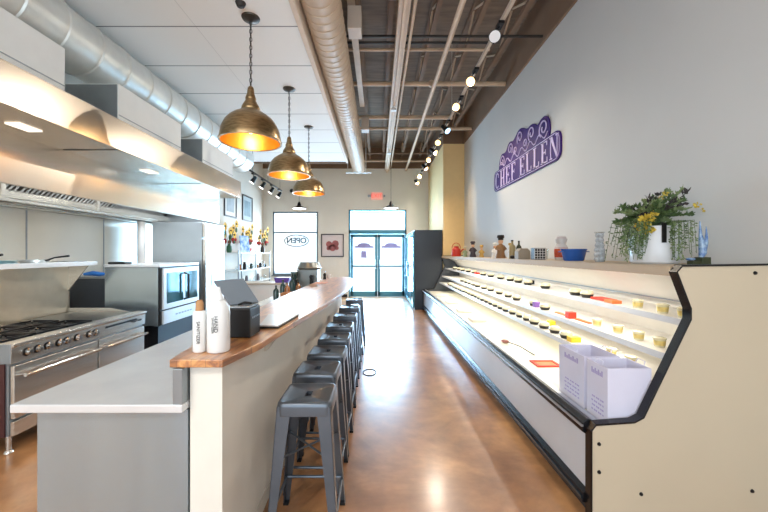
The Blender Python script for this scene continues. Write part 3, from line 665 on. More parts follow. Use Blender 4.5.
# ================================================================== DISPLAY SHELF ALONG THE LEFT WALL
ds = thing('display_shelf', 'white shelving unit with glass shelves against the left wall', 'shelf', (-3.8,9.9,0))
for y in (8.7, 9.95, 11.2):
    for x in (-4.0, -3.58): mk('upright', B().box(x,x+.03,y,y+.03,0,1.62), STEELD, ds)
for z in (.35, .72, 1.10, 1.56):
    mk('shelf_board', B().box(-4.03,-3.54,8.68,11.25,z-.02,z), mat('shelf_white', rgb(232,238,240), .25, coat=.3), ds, .003)
SUN = mat('sunflower_petal', rgb(242,190,40), .6); DKB = mat('flower_centre', rgb(70,42,24), .8); LEAF = mat('leaf_green', rgb(74,104,50), .6, noise=.3); REDF = mat('red_bloom', rgb(190,50,44), .6)
def vase_flowers(x, y, z, lab, colr):
    t = thing('flower_vase', lab, 'vase', (x,y,z), 'flower vases on the display shelf')
    mk('vase', B().lathe([(.0,0),(.05,0),(.07,.06),(.06,.16),(.035,.2),(.045,.22),(.04,.22),(.0,.20)], (x,y,z), 18), colr, t)
    st = B(); fl = B(); ct = B(); lf = B(); rd = B()
    for k in range(7):
        a = k*2.4; e = Vector((x+.12*math.cos(a), y+.30*math.sin(a), z+.46+.10*(k%4)))
        st.cyl((x,y,z+.15), e, .005, n=5); fl = B(); ct = B()
        for p in range(9):
            b_ = 2*PI*p/9; u = Vector((0,math.cos(b_),math.sin(b_))); v = Vector((0,-math.sin(b_),math.cos(b_)))
            tip = e+u*.115+Vector((.03,-.01,0)); m1 = e+u*.06+v*.034+Vector((.02,0,0)); m2 = e+u*.06-v*.034+Vector((.02,0,0))
            o2 = Vector((.004,0,0)); fl.add([e,m1,tip,m2,e-o2,m1-o2,tip-o2,m2-o2], [(0,1,2,3),(7,6,5,4),(0,4,5,1),(1,5,6,2),(2,6,7,3),(3,7,4,0)])
        ct.ball(e+Vector((.018,-.005,0)), .024, 6)
        bl_ = mk('bloom', fl, SUN, t); mk('flower_centre', ct, DKB, bl_)
        lf.ball(e+Vector((0,.03,-.16)), .06, 5, (.4,.8,1.2)); rd.ball(Vector((x+.14*math.cos(a+1),y+.14*math.sin(a+1),z+.28+.03*(k%3))), .05, 6)
    mk('stems', st, LEAF, t); mk('leaves', lf, LEAF, t); mk('red_blooms', rd, REDF, t)
RV = mat('red_vase', rgb(150,42,36), .3)
vase_flowers(-3.85, 8.82, 1.5605, 'vase of yellow sunflowers nearest on the top shelf', mat('green_vase', rgb(60,110,80), .3))
vase_flowers(-3.83, 9.9, 1.5605, 'vase of sunflowers in the middle, behind the blue picture', RV)
vase_flowers(-3.74, 11.05, 1.5605, 'vase of sunflowers at the far end, by the corner', mat('dark_vase', rgb(60,56,52), .3))
tp = thing('blue_picture', 'blue and white painted panel propped up on the top shelf', 'picture', (-3.68,9.3,1.56))
mk('panel', B().slab([(-3.66,9.10,1.5605),(-3.55,9.44,1.5605),(-3.60,9.44,2.02),(-3.71,9.10,2.02)], .015), mat('blue_swirl', rgb(40,120,200), .5, noise=.1, nscale=9, col2=rgb(214,232,244)), tp)
tag(mk('red_bowl', B().lathe([(.05,0),(.11,.05),(.14,.12),(.13,.12),(.09,.05),(0.0,.02)], (-3.69,9.60,1.5605), 20), mat('red_glaze', rgb(222,62,44), .3)), 'red bowl on the top glass shelf beside the blue picture', 'bowl')
k = 0
for z, ys in ((1.1005, [8.85,9.05,9.35,9.6,9.85,10.1,10.35,10.6,10.85,11.05]), (.7205, [8.9,9.2,9.5,9.8,10.1,10.4,10.7,11.0])):
    for i, y in enumerate(ys):
        look = (('clear','amber','black','clear','dark green')[i % 5] if z > 1 else ('clear','clear','grey')[i % 3])
        hh = .10+.10*((i*7) % 3)/2; x = -3.66
        c = (CGLASS, AM, BLACK, CGLASS, DG)[i % 5] if z > 1 else (CGLASS, CGLASS, mat('grey_glaze', rgb(110,104,108), .4))[i % 3]
        o = mk('glass_jar', B().lathe([(0.0,0),(.04,0),(.045,hh*.1),(.045,hh*.7),(.03,hh*.85),(.034,hh),(.0,hh)], (x,y,z), 14), c)
        tag(o, '%s jar on the %s shelf of the display unit, %s from the near end' % (look, 'middle' if z > 1 else 'lower', ('first','second','third','fourth','fifth','sixth','seventh','eighth','ninth','tenth')[i]), 'jar', 'jars on the %s display shelf' % ('middle' if z > 1 else 'lower'))

# pictures
def frame(name, lab, plane, a0, a1, z0, z1, pos, artm, matm):
    t = thing(name, lab, 'picture', (pos,(a0+a1)/2,z0) if plane == 'x' else ((a0+a1)/2,pos,z0))
    def bx(b, u0,u1,v0,v1,d0,d1):
        if plane == 'x': b.box(pos+d0,pos+d1,u0,u1,v0,v1)
        else: b.box(u0,u1,pos-d1,pos-d0,v0,v1)
        return b
    f = B(); w_ = .035
    bx(f,a0,a1,z0,z0+w_,0,.03); bx(f,a0,a1,z1-w_,z1,0,.03); bx(f,a0,a0+w_,z0+w_,z1-w_,0,.03); bx(f,a1-w_,a1,z0+w_,z1-w_,0,.03)
    mk('frame', f, mat('dark_picture_frame', rgb(66,60,60), .4), t)
    mk('mount', bx(B(),a0+w_,a1-w_,z0+w_,z1-w_,0,.008), matm, t)
    q = (a1-a0)*.2; r = (z1-z0)*.2
    ab = B()
    if artm[1] == 'blob':
        cx, cz = (a0+a1)/2, (z0+z1)/2
        for dx, dz, rr in ((-.12,.04,.11),(.1,.06,.12),(0,-.08,.12),(-.14,-.1,.07),(.15,-.09,.07)):
            ab.lathe([(0.0,-.012),(rr,-.012),(rr,-.008),(0.0,-.008)], (cx+dx,pos,cz+dz), 18, 'y')
        for dx, dz, rr in ((-.12,.04,.05),(.1,.06,.05),(0,-.08,.05)):
            ab.lathe([(rr,-.016),(rr+.012,-.016),(rr+.012,-.012),(rr,-.012)], (cx+dx,pos,cz+dz), 18, 'y')
    else: bx(ab,a0+q,a1-q,z0+r,z1-r,.008,.011)
    mk('artwork', ab, artm[0], t)
frame('framed_picture', 'framed square picture of red shapes between window and doors', 'y', -2.0, -1.2, H-.14, H+.67, YB, (mat('dusty_red', rgb(178,104,104), .7, noise=.3, nscale=12), 'blob'), mat('pink_white_paper', rgb(222,210,210), .7))
frame('framed_picture', 'framed pale print on left wall, nearer the refrigerator', 'x', 8.95, 9.72, H+.98, H+1.72, XL, (mat('pale_print', rgb(180,190,196), .7, noise=.25, nscale=5), ''), mat('white_mount', rgb(236,234,228), .7))
frame('framed_picture', 'framed blue grey print on left wall, nearer the corner', 'x', 10.15, 10.95, H+.98, H+1.76, XL, (mat('bluegrey_print', rgb(150,174,184), .7, noise=.3, nscale=4), ''), mat('bluegrey_mount', rgb(190,204,208), .7))
# open sign in the window, read from the street
os_ = thing('open_sign', 'oval open sign hanging in the window, lettering seen from behind', 'sign', (-2.86,YB-.03,H+.4))
ov2 = [(-2.86+.42*math.cos(a*PI/16), YB-.03, H+.43+.20*math.sin(a*PI/16)) for a in range(32)]
INK = mat('sign_tube_grey', rgb(44,50,62), .5, spec=.2)
mk('ring', B().tube(ov2, .016, 6, True), INK, os_)
txt('OPEN', .27, (-2.86,YB-.03,H+.43), Euler((PI/2,0,0)), INK, os_, 'lettering', .01, -1, 'CENTER', .006)
mk('hanger', B().cyl((-3.1,YB-.03,H+.59),(-3.1,YB-.03,3.0),.003,n=5).cyl((-2.62,YB-.03,H+.59),(-2.62,YB-.03,3.0),.003,n=5), INK, os_)
# exit sign
ex = thing('exit_sign', 'lit red exit sign on the back wall above the doors', 'exit sign', (-.05,YB-.03,H+1.88))
mk('housing', B().box(-.24,.15,YB-.06,YB,H+1.88,H+2.12), mat('exit_housing', rgb(232,180,170), .5, emis=(1,.32,.22,1), estr=.55), ex, .006)
txt('EXIT', .19, (-.045,YB-.063,H+2.0), Euler((PI/2,0,0)), emit('exit_red', (.9,.06,.04,1), .9), ex, 'lettering', .003)
mk('emergency_lamp', B().cyl((-.32,YB-.07,H+2.0),(-.32,YB,H+2.0),.045).box(-.33,-.24,YB-.03,YB,H+1.98,H+2.02).cyl((.22,YB-.07,H+2.0),(.22,YB,H+2.0),.035), STEELD, ex)

# ================================================================== PENDANTS
def spotl(loc, target, power, col, angle, blend=.5, rad=.04):
    l = bpy.data.lights.new('spot_lamp', 'SPOT'); l.energy = power; l.color = col; l.spot_size = angle; l.spot_blend = blend; l.shadow_soft_size = rad
    o = bpy.data.objects.new('spot_lamp', l); COL.objects.link(o); o.location = loc
    o.rotation_euler = (Vector(target)-Vector(loc)).to_track_quat('-Z','Y').to_euler(); return o
def pendant(x, y, lab):
    t = thing('pendant_lamp', lab, 'pendant lamp', (x,y,H+1.16), 'brass dome pendants over the bar')
    zb = H+1.14; R = .30
    outer_ = [(R,0),(R+.004,.012),(R-.002,.05),(R-.010,.10),(R-.024,.145),(R-.048,.195),(R-.085,.24),(R-.13,.275),(R-.17,.30),(.10,.318),(.088,.325),(.092,.34),(.088,.36),(.072,.39),(.052,.425),(.05,.435),(.054,.445),(.050,.46),(.036,.50),(.034,.53),(.028,.56),(.015,.575),(0.0,.578)]
    inner_ = [(R-.006,.0),(R-.010,.05),(R-.020,.10),(R-.034,.14),(R-.058,.19),(R-.095,.232),(R-.14,.265),(.08,.305),(0.0,.31)]
    sh = mk('shade', B().lathe(outer_, (x,y,zb), 48), BRASS, t, sharp=40)
    # open bottom: remove the cap of the outer skin
    me = sh.data; bm = bmesh.new(); bm.from_mesh(me)
    for f in [f for f in bm.faces if len(f.verts) > 10 and abs(f.calc_center_median().z-(zb-origin(t).z)) < .01]: bm.faces.remove(f)
    bm.to_mesh(me); bm.free()
    li = mk('inner_shade', B().lathe(inner_, (x,y,zb), 48), GOLD, t, sharp=60)
    me = li.data; bm = bmesh.new(); bm.from_mesh(me)
    for f in [f for f in bm.faces if len(f.verts) > 10 and abs(f.calc_center_median().z-(zb-origin(t).z)) < .01]: bm.faces.remove(f)
    bm.to_mesh(me); bm.free()
    mk('rim', B().lathe([(R-.008,-.004),(R+.01,-.004),(R+.012,.01),(R-.006,.008)], (x,y,zb), 48, closed=True), BRASS, t)
    mk('bulb', B().ball((x,y,zb+.14), .05, 10).cyl((x,y,zb+.18),(x,y,zb+.30),.022), emit('warm_bulb', (1,.74,.38,1), 5), t)
    # chain
    cb = B(); z = zb+.575; k = 0; top = CZ-.03
    while z < top:
        r1, r2 = .013, .026; pts = []
        for a in range(8):
            ca, sa = math.cos(a*PI/4)*r1, math.sin(a*PI/4)*r2
            pts.append((x+ca,y,z+sa+.02) if k % 2 else (x,y+ca,z+sa+.02))
        cb.tube(pts, .004, 5, True); z += .042; k += 1
    mk('chain', cb, DARKPIPE, t)
    mk('cord', B().cyl((x+.003,y,zb+.57),(x-.002,y,top),.004,n=6), DARKPIPE, t)
    mk('ceiling_canopy', B().lathe([(0.0,-.035),(.03,-.033),(.085,-.014),(.092,0),(0.0,0)], (x,y,CZ), 28), mat('dark_bronze', rgb(80,74,68), .35, .8), t)
    l = bpy.data.lights.new('pendant_glow', 'POINT'); l.energy = 8; l.color = (1,.72,.38); l.shadow_soft_size = .05
    lo = bpy.data.objects.new('pendant_glow', l); COL.objects.link(lo); lo.location = (x,y,zb+.06)
pendant(-1.31, 3.51, 'brass dome pendant lamp nearest the camera, hanging on a chain')
pendant(-1.31, 5.03, 'brass dome pendant lamp, middle of the three over the bar')
pendant(-1.33, 6.55, 'brass dome pendant lamp, farthest and smallest of the three brass ones')
def small_pendant(x, y, zs, ztop, lab):
    t = thing('small_pendant_lamp', lab, 'pendant lamp', (x,y,zs), 'small black pendants near the back wall')
    mk('shade', B().lathe([(.22,0),(.21,.025),(.13,.06),(.06,.09),(.05,.16),(.03,.2),(.02,.22),(0.0,.22)], (x,y,zs), 28), BLACK, t)
    mk('diffuser', B().lathe([(0.0,-.012),(.17,-.012),(.2,-.002),(0.0,-.002)], (x,y,zs), 24), emit('cool_diffuser', (1,.97,.9,1), 6), t)
    mk('cord', B().cyl((x,y,zs+.2),(x,y,ztop),.006,n=6), BLACK, t)
small_pendant(.40, 10.5, H+1.38, ZD, 'small black pendant lamp hanging in front of the doors')
small_pendant(-2.52, 10.9, H+1.42, ZD, 'small black pendant lamp hanging before the open sign window')
tag(mk('wall_speaker', B().ball((-3.02,YB-.06,H+2.18), .07, 10).cyl((-3.02,YB-.05,H+2.18),(-3.02,YB,H+2.18),.02), BLACK), 'tiny black round camera high on the back wall', 'camera')
tag(mk('smoke_detector', B().lathe([(0.0,-.04),(.035,-.035),(.05,0),(0.0,0)], (-1.33,3.3,CZ), 18), DARKPIPE), 'small dark sprinkler on the white ceiling above near pendant', 'sprinkler')

# ================================================================== TRACK LIGHTS
tag(mk('light_track', B().box(1.285,1.32,1.5,11.8,H+2.42,H+2.46).cyl((1.30,3.0,H+2.46),(1.30,3.0,ZD),.004,n=5).cyl((1.30,6.0,H+2.46),(1.30,6.0,ZD),.004,n=5).cyl((1.30,9.0,H+2.46),(1.30,9.0,ZD),.004,n=5), mat('track_pale', rgb(206,196,184), .5)), 'long pale light track hung below the open ceiling by the right wall', 'light track')
def head(x, y, z, dirv, lab, grp, lit, scale=1.0, ztrack=None, power=0, col=(1,.8,.5), aim=None, ang=120):
    t = thing('track_spotlight', lab, 'spotlight', (x,y,z), grp)
    d = Vector(dirv).normalized(); c = Vector((x,y,z))
    p0 = c-d*.10*scale; p1 = c+d*.07*scale
    mk('housing', B().cyl(p0, c-d*.02, .035*scale, .045*scale, 18).cyl(c-d*.02, p1, .045*scale, .062*scale, 18), BLACK, t)
    mk('lens', B().cyl(p1, p1+d*.006, .056*scale, n=18), lit, t)
    zt = ztrack
    mk('arm', B().tube([c-d*.03, c+Vector((.0,0,.06)), (x+.06*(1 if x > 0 else 0),y,zt-.01)], .008*scale, 6).box(x-.03+.05*(x>0), x+.03+.05*(x>0), y-.06, y+.06, zt-.03, zt), BLACK, t)
    if power: spotl(p1+d*.02, aim, power, col, math.radians(ang), .9, .02)
WARM = emit('warm_lens', (1,.66,.30,1), 3.2); COOL = emit('cool_lens', (.45,.72,1,1), 2.6); DULL = emit('white_lens', (.86,.85,.86,1), .1)
ty = [3.6, 4.49, 5.29, 6.24, 6.97, 7.6, 8.25, 9.0, 9.96, 10.9]
desc = ['white faced track spotlight nearest the camera, unlit','warm lit track spotlight second from the camera','warm lit track spotlight third from the camera','cool bluish track spotlight fourth from the camera',
        'warm glaring track spotlight fifth from the camera','warm track spotlight sixth, past the glaring one','warm track spotlight seventh, by the pilaster','warm track spotlight eighth along the right track','track spotlight next to last along the right track','track spotlight at the far end of the right track']
pw = [(0,), (45,(1,.86,.66),(XR,4.6,1.0),130), (260,(1,.88,.74),(-.6,5.2,0),150), (40,(.70,.85,1),(XR,5.0,1.2),120), (130,(1,.72,.40),(XR,5.75,H+1.05),62),
      (280,(1,.88,.74),(-1.2,7.5,.5),150), (110,(1,.74,.42),(2.2,9.28,2.4),90), (280,(1,.88,.74),(-1.2,10,1),150), (150,(1,.84,.66),(.5,12,2.4),150), (110,(1,.9,.78),(-1.6,12,2.8),150)]
for i, y in enumerate(ty):
    dr_ = [(-.35,-.9,-.35),(-.45,-.75,-.55),(-.5,-.75,-.4),(.5,-.6,-.8),(-.3,-.8,-.5),(.6,-.5,-.6),(-.3,-.8,-.5),(.6,-.4,-.7),(-.3,-.8,-.5),(.5,-.6,-.6)][i]
    head(1.235, y, H+2.27, dr_, desc[i], 'spotlights on the right track', DULL if i == 0 else (COOL if i == 3 else WARM), 1.0, H+2.42, *pw[i])
tag(mk('light_track', B().box(-2.92,-2.89,7.7,10.3,H+1.86,H+1.89).cyl((-2.905,7.9,H+1.89),(-2.905,7.9,CZ),.004,n=5).cyl((-2.905,9.0,H+1.89),(-2.905,9.0,CZ),.004,n=5).cyl((-2.905,10.1,H+1.89),(-2.905,10.1,ZD),.004,n=5), BLACK), 'short black light track above the display shelf at left', 'light track')
for i, (y, lab) in enumerate(((7.95,'black spotlight with white glow, nearest on the left track'),(8.6,'black spotlight, second on the short left track'),(9.3,'black spotlight, third on the short left track'),(10.0,'black spotlight, farthest on the short left track'))):
    head(-2.905, y, H+1.70, (-.5,-.2,-.85), lab, 'spotlights on the left track', emit('soft_lens', (1,.95,.85,1), 5), 1.0, H+1.86)
spotl((-2.95,9.3,H+1.58), (-4.05,9.8,1.6), 18, (1,.86,.66), math.radians(110), .8)

# ================================================================== WALL SIGN
sg = thing('wall_sign', 'purple scroll topped wall sign reading CHEF ELLEN on right wall', 'sign', (XR,5.6,H+1.2))
def S2(u, v, off=0): return (XR-off, 5.60-u, H+v)      # u runs from far to near
plate = []
hw = 1.25
def arc(cx, cy, r, a0, a1, n=5): return [(cx+r*math.cos(a0+(a1-a0)*i/n), cy+r*math.sin(a0+(a1-a0)*i/n)) for i in range(n+1)]
ban = arc(hw-.12,1.33,.12,-PI/2,0)+arc(hw-.12,1.48,.12,0,PI/2)+arc(-hw+.12,1.48,.12,PI/2,PI)+arc(-hw+.12,1.33,.12,PI,1.5*PI)
mk('banner', B().add([S2(u,v,.0) for u,v in ban]+[S2(u,v,.02) for u,v in ban], [tuple(range(len(ban))), tuple(range(2*len(ban)-1,len(ban)-1,-1))]+[(i,(i+1)%len(ban),(i+1)%len(ban)+len(ban),i+len(ban)) for i in range(len(ban))]), PURPLE, sg)
sc = [(-.98,1.58),(-.98,1.66),(-.93,1.80),(-.82,1.87),(-.70,1.84),(-.60,1.86),(-.52,1.95),(-.40,1.97),(-.30,1.93),(-.20,1.97),(-.08,2.04),(.06,2.04),(.18,1.98),(.28,1.94),(.42,1.96),(.52,1.93),(.60,1.86),(.72,1.92),(.86,1.92),(.96,1.82),(.98,1.66),(.93,1.58)]
for _ in range(2):
    nsc = []
    for i in range(len(sc)-1):
        a, b_ = sc[i], sc[i+1]; nsc += [(a[0]*.75+b_[0]*.25, a[1]*.75+b_[1]*.25), (a[0]*.25+b_[0]*.75, a[1]*.25+b_[1]*.75)]
    sc = [sc[0]]+nsc+[sc[-1]]
mk('scroll_crest', B().add([S2(u,v,.0) for u,v in sc]+[S2(u,v,.018) for u,v in sc], [tuple(range(len(sc))), tuple(range(2*len(sc)-1,len(sc)-1,-1))]+[(i,(i+1)%len(sc),(i+1)%len(sc)+len(sc),i+len(sc)) for i in range(len(sc))]), PURPLE, sg)
cl = B()
def swirl(cx, cy, r, turns, a0, sgn, n=26):
    return [S2(cx+sgn*(r*(1-.75*i/n))*math.cos(a0+turns*2*PI*i/n), cy+(r*(1-.75*i/n))*math.sin(a0+turns*2*PI*i/n), .022) for i in range(n)]
for cx, cy, r, sgn in ((-.80,1.72,.12,1),(-.40,1.83,.11,1),(.0,1.90,.11,-1),(.42,1.82,.11,-1),(.80,1.76,.13,-1),(-.18,1.74,.07,-1),(.2,1.74,.07,1)):
    cl.tube(swirl(cx, cy, r, 1.3, -.9, sgn), .010, 5)
wave = [S2(-.92+1.84*i/40, 1.66+.05*math.sin(i*.95), .022) for i in range(41)]
cl.tube(wave, .009, 5)
mk('scroll_lines', cl, LILAC, sg)
mk('banner_outline', B().tube([S2(u*.975,1.405+(v-1.405)*.88,.021) for u,v in ban], .006, 5, True), LILAC, sg)
def letter(ch):
    q = []
    def R(x0,x1,y0,y1): q.append([(x0,y0),(x1,y0),(x1,y1),(x0,y1)])
    if ch in 'HEFLN':
        if ch == 'N':
            R(.08,.13,0,1); R(.62,.67,0,1); q.append([(.06,1),(.24,1),(.68,0),(.58,0)]); R(.0,.22,0,.05); R(.52,.77,.95,1); R(0,.12,.95,1)
        else:
            R(.08,.23,0,1); R(.0,.31,0,.05); R(.0,.31,.95,1)
        if ch == 'H': R(.52,.67,0,1); R(.44,.75,0,.05); R(.44,.75,.95,1); R(.23,.52,.47,.53)
        if ch in 'EF': R(.23,.58,.94,1); R(.54,.59,.78,1); R(.23,.44,.47,.53); R(.42,.46,.38,.62)
        if ch in 'EL': R(.23,.6,0,.06); R(.56,.61,0,.24)
    if ch == 'C':
        n = 14
        for i in range(n):
            a = math.radians(50+260*i/n); b_ = math.radians(50+260*(i+1)/n)
            def th(t): return .07+.12*max(0,-math.cos(t))
            q.append([(.38+.34*math.cos(a),.5+.5*math.sin(a)),(.38+.34*math.cos(b_),.5+.5*math.sin(b_)),(.38+(.34-th(b_))*math.cos(b_),.5+(.5-.05-th(b_)*.2)*math.sin(b_)),(.38+(.34-th(a))*math.cos(a),.5+(.5-.05-th(a)*.2)*math.sin(a))])
        R(.56,.61,.66,.92)
    return q
u = -1.17; LW = .288; LH = .30
for ch in 'CHEF ELLEN':
    if ch == ' ': u += .11; continue
    lb = B()
    for poly in letter(ch):
        P0 = [S2(u+x*LW*1.05, 1.255+y*LH, .02) for x,y in poly]; P1 = [S2(u+x*LW*1.05, 1.255+y*LH, .026) for x,y in poly]; n = len(poly)
        lb.add(P0+P1, [tuple(range(n)), tuple(range(2*n-1,n-1,-1))]+[(i,(i+1)%n,(i+1)%n+n,i+n) for i in range(n)])
    mk('sign_letter', lb, LILAC, sg)
    u += LW*(.98 if ch in 'HNC' else .85)

# ================================================================== REFRIGERATED DISPLAY CASE
CY0, CY1 = 1.96, 9.26
dc = thing('display_case', 'long open white refrigerated display case with black trim', 'display case', (1.8, 5.4, 0))
prof = [(1.225,.0),(1.225,.53),(1.25,.56),(1.47,.575),(1.515,.60),(1.79,1.17),(1.79,1.23),(1.71,1.44),(1.74,1.475),(2.33,1.483),(2.33,0)]
mk('end_panel', B().prism(prof, 'y', CY0, CY0+.045), CASEB, dc, .004, label='cream end panel facing the camera')
mk('end_panel', B().prism(prof, 'y', CY1-.045, CY1), mat('case_far_panel', rgb(70,76,84), .3), dc, .004, label='dark end panel at the far end')
edge = [(1.222,.0),(1.222,.53),(1.25,.565),(1.47,.58),(1.52,.605),(1.792,1.17),(1.792,1.23),(1.712,1.44),(1.745,1.478),(2.33,1.486)]
def trimstrip(y0, y1, wd=.014):
    b = B(); pts = [Vector((x,z)) for x, z in edge]
    inn = []
    for i, p in enumerate(pts):
        a = pts[max(0,i-1)]; c = pts[min(len(pts)-1,i+1)]; d = (c-a).normalized(); nrm = Vector((d.y,-d.x)); inn.append(p+nrm*wd)
    out = [p-Vector(((c:= (pts[min(len(pts)-1,i+1)]-pts[max(0,i-1)]).normalized()).y,-c.x))*.004 for i, p in enumerate(pts)]
    n = len(pts); vs = []
    for y in (y0,y1):
        vs += [(p.x,y,p.y) for p in out]+[(p.x,y,p.y) for p in inn]
    fs = []
    for i in range(n-1):
        fs += [(i,i+1,n+i+1,n+i), (2*n+i,3*n+i,3*n+i+1,2*n+i+1), (i,2*n+i,2*n+i+1,i+1), (n+i,n+i+1,3*n+i+1,3*n+i)]
    fs += [(0,n,3*n,2*n),(n-1,3*n-1,4*n-1,2*n-1)]
    return b.add(vs, fs)
mk('edge_trim', trimstrip(CY0-.008, CY0+.046, .007), BLACKT, dc, .002, label='black rubber edging along the end panel')
mk('edge_trim', trimstrip(CY1-.06, CY1+.005), BLACKT, dc)
for px, py in ((599,444),(599,472),(641,494),(752,491),(755,273)):
    x, _, z = wp(px, py, CY0)
    mk('panel_bolt', B().lathe([(0.0,0),(.011,0),(.009,-.006),(0.0,-.008)], (x,CY0,z), 14, 'y'), BLACK, dc)
ya, yb = CY0+.046, CY1-.046
mk('front_panel', B().box(1.235, 1.26, ya, yb, .12, .49), CASEF, dc)
mk('base', B().box(1.26, 2.32, ya, yb, .0, .12), mat('case_plinth', rgb(46,44,46), .5), dc)
mk('lower_bumper', B().prism([(1.20,.085),(1.235,.075),(1.26,.085),(1.26,.15),(1.235,.16),(1.205,.14)], 'y', ya, yb), BLACKT, dc, .004)
mk('bumper_strip', B().box(1.194,1.205,ya,yb,.105,.122), mat('bumper_blue_grey', rgb(90,110,130), .15, .9), dc)
mk('upper_bumper', B().prism([(1.20,.50),(1.235,.475),(1.265,.475),(1.265,.565),(1.235,.575),(1.205,.555)], 'y', ya, yb), BLACKT, dc, .006)
mk('lip_rail', B().box(1.196,1.208,ya,yb,.528,.54).box(1.265,1.30,ya,yb,.55,.566), mat('lip_metal', rgb(190,196,204), .35, .8), dc)
mk('tub_wall', B().box(1.262,1.29,ya,yb,.12,.55), CASEW, dc)
mk('deck', B().box(1.29,2.2,ya,yb,.49,.52), mat('deck_cream', rgb(236,232,214), .35, coat=.2), dc)
mk('interior_back', B().prism([(2.2,.12),(2.32,.12),(2.32,1.44),(2.2,1.44)], 'y', ya, yb), CASEW, dc)
mk('canopy', B().prism([(1.725,1.415),(1.745,1.415),(1.75,1.435),(1.80,1.43),(1.95,1.385),(2.08,1.31),(2.15,1.21),(2.2,1.20),(2.2,1.462),(1.725,1.462)], 'y', ya, yb), CASEW, dc, .003)
mk('canopy_front', B().box(1.716,1.725,ya,yb,1.415,1.463), PLEDGE, dc, .002)
mk('canopy_strip', B().box(2.135,2.148,ya,yb,1.203,1.212), STEELD, dc)
mk('top_ledge', B().box(1.72,2.33,ya,yb,1.463,1.472), PLEDGE, dc)
shelves = [(1.82,1.145,2.2),(1.735,.935,2.2),(1.665,.765,2.2)]
for (x, z, xb) in shelves:
    s_ = mk('shelf', B().box(x, xb, ya, yb, z-.018, z), CASEW, dc, .002)
    mk('price_rail', B().prism([(x-.012,z-.03),(x,z-.03),(x,z+.008),(x-.005,z+.008)], 'y', ya, yb), mat('price_rail_grey', rgb(205,204,206), .3), s_)
    for k in range(7):
        y = ya+.5+k*1.05
        mk('shelf_bracket', B().prism([(x+.06,z-.018),(xb,z-.018),(xb,z-.06)], 'y', y, y+.008), CASEW, s_)
# the case's own fluorescent tubes under the canopy and shelves
def tube_light(x, z, power):
    mk('lamp_tube', B().cyl((x,ya+.1,z),(x,yb-.1,z),.011,n=10), emit('case_tube', (1,.95,.84,1), 3.0), dc)
    a = area('case_tube_light', (x,(ya+yb)/2,z-.02), (0,0,PI/2), 6.5, .04, power, (1,.95,.85))
    return a
tube_light(1.765, 1.422, 20)
tube_light(1.88, 1.112, 9)
tube_light(1.80, .902, 9)
tube_light(1.73, .732, 12)

ORD = ['first','second','third','fourth','fifth','sixth','seventh','eighth','ninth','tenth','eleventh','twelfth','thirteenth','fourteenth','fifteenth','sixteenth','seventeenth','eighteenth','nineteenth','twentieth','twenty-first','twenty-second','twenty-third','twenty-fourth','twenty-fifth','twenty-sixth','twenty-seventh','twenty-eighth']
# ------------------------------------------------------------------ containers in the case
LIDB = mat('dark_tray', rgb(36,34,32), .4); FOODY = mat('pasta_yellow', rgb(224,200,120), .5, noise=.3, nscale=30); FOODP = mat('pale_food', rgb(232,222,190), .5, noise=.2, nscale=30)
def make_tub():
    t = thing('food_container', '', 'food container', (0,0,0))
    mk('tray', B().lathe([(0.0,0),(.042,0),(.052,.028),(.055,.03),(.0,.03)], n=18), LIDB, t)
    mk('food', B().lathe([(0.0,.030),(.048,.030),(.045,.045),(.0,.05)], n=18), FOODY, t)
    mk('lid', B().lathe([(0.0,.051),(.052,.032),(.056,.034),(.05,.058),(.03,.066),(.0,.067)], n=18), CUP, t)
    return t
def make_cup():
    t = thing('food_cup', '', 'food cup', (0,0,0))
    mk('cup', B().lathe([(0.0,0),(.028,0),(.033,.05),(.0,.05)], n=18), CUP, t)
    mk('food', B().lathe([(0.0,.012),(.030,.012),(.0335,.042),(.0,.042)], n=18), FOODY, t)
    mk('lid', B().lathe([(0.0,.05),(.036,.05),(.037,.058),(.025,.064),(.0,.064)], n=18), CUP, t)
    return t
tub = make_tub(); first = True
rows = [(0, 1.90, [2.85,3.02]+[3.2+.30*k for k in range(0)]+[1.90*341/(x-378) for x in (545,527.8,517.5,509.6,501,491,483.5,474,468,463,459,455)], 'top'),
        (1, 1.81, [1.81*341/(x-378) for x in (545,533.6,517,508,499,490,484,478,474,470,466,462)], 'middle'),
        (2, 1.735, [3.15+.205*k for k in range(26)], 'lowest')]
for idx, X, ds_, nm in rows:
    z = shelves[idx][1]+.0005
    for io, d in enumerate(sorted(ds_)):
        if d > 8.9: continue
        if idx == 0 and d < 3.4: d += .25
        lab = 'dark based lidded container on the %s case shelf, %s from the near end' % (nm, ORD[io])
        if first: o = tub; o.location = (X,d,z); o['label'] = lab; first = False
        else: o = copy_tree(tub, (X+random.uniform(-.01,.01),d,z), random.uniform(0,3), lab)
        o['group'] = 'dark based food containers on the %s shelf' % nm
cup = make_cup(); first = True
for X, d, z, lab in ((1.92,2.52,shelves[0][1],'clear cup of yellow food on top shelf, third from near end panel'),(1.92,2.30,shelves[0][1],'clear cup of yellow food on top shelf, second from near end'),(1.92,2.14,shelves[0][1],'clear cup on top shelf right against the near end panel'),
        (1.85,2.88,shelves[1][1],'clear cup of yellow food on middle shelf, farthest of four near end'),(1.85,2.63,shelves[1][1],'clear cup of yellow food on middle shelf, third from near end'),
        (1.85,2.42,shelves[1][1],'clear cup of yellow food on middle shelf, second from near end'),(1.85,2.24,shelves[1][1],'clear cup of yellow food on middle shelf, closest to end panel'),
        (1.78,2.60,shelves[2][1],'clear cup on lowest shelf above the white bags'),(1.78,2.40,shelves[2][1],'clear cup on lowest shelf, nearest the end panel')):
    if first: o = cup; o.location = (X,d,z+.0005); o['label'] = lab; first = False
    else: o = copy_tree(cup, (X,d,z+.0005), 0, lab)
    o['group'] = 'food cups at the near end of the case'
